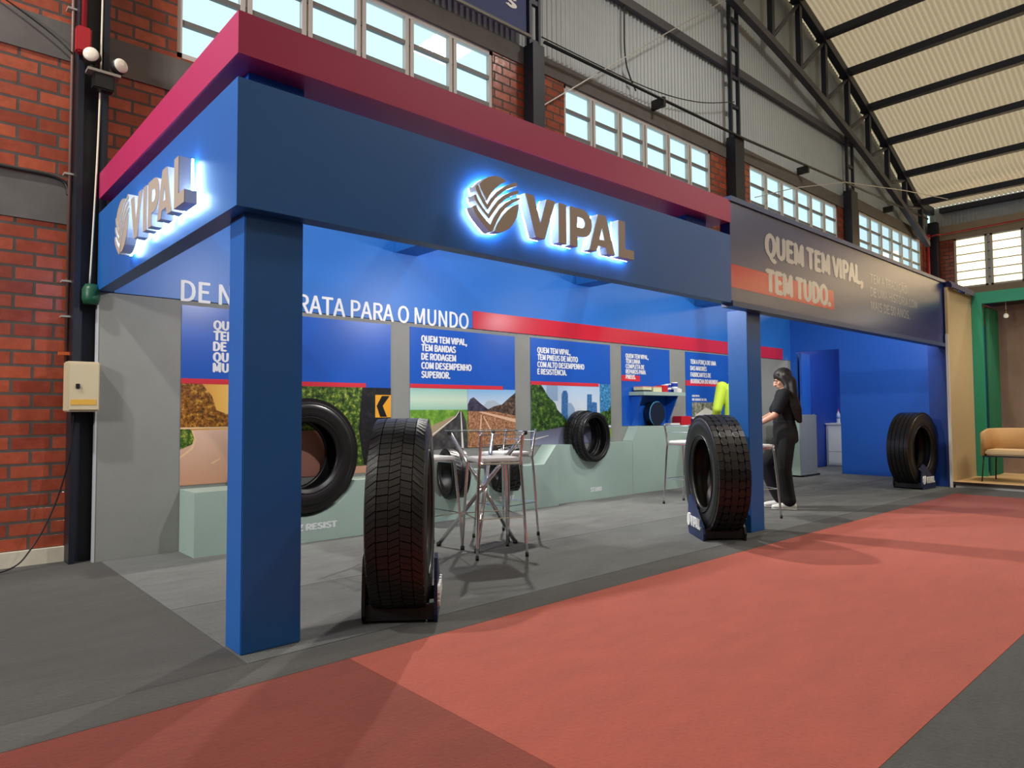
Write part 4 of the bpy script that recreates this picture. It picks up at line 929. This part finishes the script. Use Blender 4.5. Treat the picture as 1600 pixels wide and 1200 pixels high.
# woman in dark clothes, standing in profile, looking down to the left
t = thing('person', 'woman with long dark hair in dark shirt and trousers, looking down', 'person', (7.52, 3.72, 0), math.radians(120))
SH = {s: Vector((-.02, s*.165, 1.30)) for s in (-1, 1)}; EL = {1: Vector((.09, .225, 1.06)), -1: Vector((.10, -.20, 1.06))}; WR = {1: Vector((.29, .15, .94)), -1: Vector((.31, -.10, .96))}
HP = {1: Vector((-.03, .085, .80)), -1: Vector((-.02, -.085, .80))}; KN = {1: Vector((.0, .10, .45)), -1: Vector((.19, -.09, .48))}; AN = {1: Vector((-.045, .10, .075)), -1: Vector((.03, -.10, .08))}
bm = bmesh.new(); P = head(bm, (-.015, 0, 1.462), .46)
limb(bm, [(-.035, 0, 1.40, .05), (-.035, 0, 1.30, .055)])
limb(bm, [(-.02, 0, 1.27, .085, .15, .06), (-.02, 0, 1.12, .1, .135, .06), (-.015, 0, .98, .09, .12, .06), (-.03, 0, .86, .11, .155, .07)], .03)
for s in (-1, 1):
    limb(bm, [(*SH[s], .05), (*EL[s], .039), (*WR[s], .026)]); hand(bm, WR[s], (.8, -.25*s, -.1), (0, 0, -1))
    limb(bm, [(*HP[s], .085), (*KN[s], .055), (*(KN[s]*.55+AN[s]*.45), .05), (*AN[s], .034)], .02)
    limb(bm, [(*(AN[s]+Vector((-.02, 0, -.03))), .032), (*(AN[s]+Vector((.13, 0, -.045))), .026)], .015)
fused('body', bm, SKINM, t, .0075, 4); face_bits(P, t)
bm = bmesh.new()
limb(bm, [(-.012, 0, 1.325, .075, .11, .035), (-.022, 0, 1.27, .105, .172, .06), (-.015, 0, 1.15, .125, .16, .06), (-.018, 0, 1.02, .125, .15, .06), (-.022, 0, .94, .13, .155, .05)], .03)
for s in (-1, 1): limb(bm, [(*SH[s], .066), (*(SH[s]*.45+EL[s]*.55), .062), (*(SH[s]*.25+EL[s]*.75), .064)])
fused('shirt', bm, mat('navy_black_cloth', (13, 17, 25), .9, noise=.1, nscale=14), t, .011, 5)
bm = bmesh.new(); limb(bm, [(-.022, 0, .965, .128, .15, .04), (-.03, 0, .86, .142, .172, .07), (-.035, 0, .78, .14, .175, .07)], .025)
for s in (-1, 1): limb(bm, [(*HP[s], .108), (*(HP[s]*.4+KN[s]*.6), .094), (*KN[s], .086), (*(KN[s]*.4+AN[s]*.6), .08), (*(AN[s]+Vector((.0, 0, .03))), .08)], .02)
fused('trousers', bm, mat('black_cloth', (7, 7, 9), .9, noise=.1, nscale=14), t, .011, 5)
for s in (-1, 1):
    bm = bmesh.new(); a = AN[s]; limb(bm, [(a.x-.045, a.y, .045, .04, .036, .042), (a.x+.05, a.y, .042, .045, .04, .04), (a.x+.15, a.y, .032, .04, .04, .03)], .015)
    sh = fused('shoe', bm, mat('white_shoe', (228, 226, 222), .5), t, .008, 4)
    bm = bmesh.new(); limb(bm, [(a.x-.045, a.y, .009, .043, .038, .008), (a.x+.15, a.y, .009, .043, .042, .008)], .02); fused('sole', bm, mat('pale_sole', (205, 202, 196), .6), sh, .006, 2)
bm = bmesh.new()
ico(bm, P(-.022, 0, .045), (.104, .085, .09), Matrix.Rotation(.42, 4, 'Y'), 3)
for y in (-.085, -.06, -.03, 0, .03, .06, .085):
    limb(bm, [(*P(-.04, y*.9, .03), .05), (*P(-.075, y, -.06), .046), (-.12, y*1.25, 1.28, .044), (-.16, y*1.25, 1.13, .042), (-.18, y*1.1, .99, .026)], .016)
for s in (-1, 1): limb(bm, [(*P(.035, s*.066, .06), .026), (*P(.005, s*.078, .005), .032), (*P(-.005, s*.088, -.07), .034), (-.045, s*.115, 1.29, .034), (-.1, s*.125, 1.16, .036), (-.15, s*.1, 1.02, .026)], .012)
fused('hair', bm, HAIR, t, .009, 5)
# person in a neon yellow shirt behind the middle column
t = thing('person', 'person in a neon yellow long-sleeved shirt, mostly hidden behind the middle column', 'person', (8.24, 4.70, 0), math.radians(60))
SH = {s: Vector((0, s*.2, 1.42)) for s in (-1, 1)}; EL = {s: Vector((-.02, s*.285, 1.14)) for s in (-1, 1)}; WR = {s: Vector((.14, s*.24, .95)) for s in (-1, 1)}
bm = bmesh.new(); P = head(bm, (.03, 0, 1.63), .1); limb(bm, [(0, 0, 1.55, .058), (-.01, 0, 1.44, .065)])
limb(bm, [(-.02, 0, 1.38, .1, .18, .06), (-.02, 0, 1.2, .11, .16, .06), (-.01, 0, 1.0, .1, .15, .06), (0, 0, .92, .11, .16, .07)], .03)
for s in (-1, 1):
    limb(bm, [(*SH[s], .06), (*EL[s], .045), (*WR[s], .03)]); hand(bm, WR[s], (.6, 0, -.7), (0, -s, 0))
    limb(bm, [(0, s*.09, .88, .09), (.01, s*.1, .48, .058), (-.01, s*.1, .3, .055), (-.02, s*.1, .07, .036)], .02); limb(bm, [(-.04, s*.1, .04, .034), (.15, s*.1, .03, .03)], .015)
fused('body', bm, SKINM, t, .008, 4); face_bits(P, t)
bm = bmesh.new(); limb(bm, [(-.01, 0, 1.465, .08, .12, .035), (-.02, 0, 1.39, .12, .2, .06), (-.015, 0, 1.2, .135, .185, .06), (-.01, 0, 1.0, .135, .175, .06), (0, 0, .9, .14, .18, .05)], .03)
for s in (-1, 1): limb(bm, [(*SH[s], .082), (*(SH[s]*.5+EL[s]*.5), .072), (*EL[s], .062), (*(EL[s]*.15+WR[s]*.85), .046)])
fused('shirt', bm, mat('neon_yellow_cloth', (196, 226, 66), .8), t, .011, 5)
bm = bmesh.new(); limb(bm, [(0, 0, .93, .13, .165, .05), (0, 0, .86, .135, .17, .06)], .025)
for s in (-1, 1): limb(bm, [(0, s*.09, .88, .105), (.01, s*.1, .48, .078), (-.01, s*.1, .12, .068)], .02)
fused('trousers', bm, mat('dark_blue_denim', (36, 44, 62), .8), t, .011, 5)
for s in (-1, 1): bm = bmesh.new(); limb(bm, [(-.05, s*.1, .045, .045, .042, .044), (.06, s*.1, .042, .048, .045, .042), (.17, s*.1, .032, .042, .044, .031)], .015); fused('shoe', bm, BLKPL, t, .009, 4)
bm = bmesh.new(); ico(bm, P(-.025, 0, .045), (.1, .082, .085), None, 3); limb(bm, [(*P(-.06, -.05, -.01), .035), (*P(-.075, 0, -.03), .04), (*P(-.06, .05, -.01), .035)]); fused('hair', bm, HAIR, t, .009, 4)

# ================================================================== SIDE STAND ON THE RIGHT
WOOD = mat('pale_birch', (214, 176, 124), .45, noise=.06, nscale=3); BEIGE = mat('beige_board', (190, 170, 130), .6, noise=.03); GREEN = mat('emerald_paint', (38, 146, 114), .5); GREENC = mat('emerald_cloth', (32, 104, 74), .85)
t = thing('stand_platform', 'pale wood platform of the side stand with dark edge and white skirting', 'platform', (11.25, 3.05, 0))
box('deck', 0, 2.2, -6.5, 0, .07, .085, WOOD, t); box('edge_band', -.008, 0, -6.5, 0, .045, .085, mat('dark_edge', (44, 30, 24), .5), t); box('skirting', .03, 2.2, -6.5, -.02, 0, .045, mat('white_skirting', (205, 203, 196), .5), t)
t = thing('side_panel', 'beige side panel of the side stand, right of the dark blue banner', 'wall panel', (11.25, 3.05, 0))
box('board', .0, 1.18, .0, .035, .0, 2.88, BEIGE, t); box('edge_strip', -.02, 0, 0, .035, 0, 2.2, mat('white_edge', (222, 220, 212), .5), t)
t = thing('portal_frame', 'emerald green portal frame of the side stand', 'frame', (12.43, 3.045, .085))
box('post', 0, .08, -.135, 0, 0, 2.84, GREEN, t); box('lintel', 0, .08, -6.3, -.135, 2.66, 2.84, GREEN, t)
t = thing('curtain', 'dark green curtain hanging inside the emerald frame', 'curtain', (12.52, 2.93, .085))
bm = bmesh.new(); prev = None
for i in range(61):
    x = .62*i/60; y = -.05+.03*math.sin(x*62); cur = [bm.verts.new((x, y, 0.01)), bm.verts.new((x, y, 2.6))]
    if prev: bm.faces.new((prev[0], cur[0], cur[1], prev[1]))
    prev = cur
mesh_obj('cloth', bm, GREENC, t, True); tube('rail', [(0, -.05, 2.61), (.64, -.05, 2.61)], .012, BLKPL, t)
t = thing('back_panel', 'brown stained concrete-look back panel of the side stand', 'wall panel', (13.35, 3.0, .085))
box('panel', 0, .04, -6, 0, 0, 2.75, mat('brown_concrete_print', (138, 116, 98), .7, noise=.28, nscale=1.6), t)
t = thing('stand_roof', 'dark roof board above the emerald portal', 'roof', (12.5, 3.0, 2.8)); box('board', .02, .9, -6, .0, 0, .03, mat('dark_board', (46, 44, 46), .7), t)
t = thing('pendant_bulb', 'small white bulb hanging under the emerald lintel', 'lamp', (12.9, 2.70, 2.58))
tube('flex', [(0, 0, .08), (0, 0, .21)], .006, mat('white_flex', (220, 215, 205), .5), t); lathe('socket', [(.012, .03), (.016, .08), (.01, .09)], mat('brass', (170, 140, 80), .3, metal=.8), t, 14)
lathe('bulb', [(0, -.04), (.028, -.03), (.036, -.005), (.028, .02), (.014, .035)], mat('opal_bulb', (232, 226, 210), .3, emit=.35), t, 20)
bm = bmesh.new(); nx, nz = 40, 6; gr = []
for i in range(nx+1):
    x = 11.28+1.2*i/nx
    gr.append([bm.verts.new((x, 3.03-.02*abs(math.sin(i*.9+j*.5))-.03*(1-j/nz), 2.87+.10*j/nz*(1-.15*i/nx)+.008*math.sin(i*1.7))) for j in range(nz+1)] + [bm.verts.new((x, 3.16, 2.96+.006*math.sin(i)))])
for i in range(nx):
    for j in range(nz+1): bm.faces.new((gr[i][j], gr[i+1][j], gr[i+1][j+1], gr[i][j+1]))
tag(mesh_obj('cloth_drape', bm, mat('grey_violet_cloth', (92, 88, 104), .8), None, True), 'grey cloth bunched over the top of the beige side panel', 'cloth')
# armchair
t = thing('armchair', 'tan tub armchair with thin black legs on the wooden platform', 'chair', (11.80, 2.46, .085), PI)
TANC = mat('tan_upholstery', (196, 156, 106), .8, noise=.05, nscale=40, bump=.1, bscale=200)
bm = bmesh.new(); N = 36; prev = None
def shell_pt(a):  # U-shaped plan, open toward +X (front)
    if a < 1: return Vector((.28-.34*a, .29, 0)), a
    if a < 2: th = PI/2*(1+2*(a-1)); return Vector((-.06+.24*math.cos(th), .29*math.sin(th), 0)), a
    return Vector((-.06+.34*(a-2), -.29, 0)), a
ring = []
for i in range(N+1):
    a = 3*i/N; p, _ = shell_pt(a); q, _ = shell_pt(min(3, a+.01)); o_, _ = shell_pt(max(0, a-.01)); tn = (q-o_).normalized(); nr = Vector((tn.y, -tn.x, 0))*-.022
    hz = .70+.055*math.sin(PI*a/3)
    ring.append([bm.verts.new(p+nr*s+Vector((0, 0, z))) for s, z in ((-1, .37), (1, .37), (1, hz-.015), (.5, hz), (-.5, hz), (-1, hz-.015))])
for a, b in zip(ring[:-1], ring[1:]):
    for k in range(6): bm.faces.new((a[k], a[(k+1) % 6], b[(k+1) % 6], b[k]))
bm.faces.new(ring[0]); bm.faces.new(ring[-1][::-1]); bmesh.ops.recalc_face_normals(bm, faces=bm.faces[:])
mesh_obj('backrest', bm, TANC, t, True)
box('seat', -.25, .285, -.262, .262, .375, .455, mat('cream_upholstery', (206, 180, 138), .8, noise=.05), t, .02)
bm = bmesh.new(); bx(bm, -.27, .28, -.29, .29, .352, .372); mesh_obj('seat_frame', bm, BLKPL, t)
for sx, sy in ((.26, .28), (.26, -.28), (-.22, .24), (-.22, -.24)): tube('leg', [(sx, sy, .355), (sx+.03*(1 if sx > 0 else -1), sy*1.08, .003)], .009, BLKPL, t, 8)
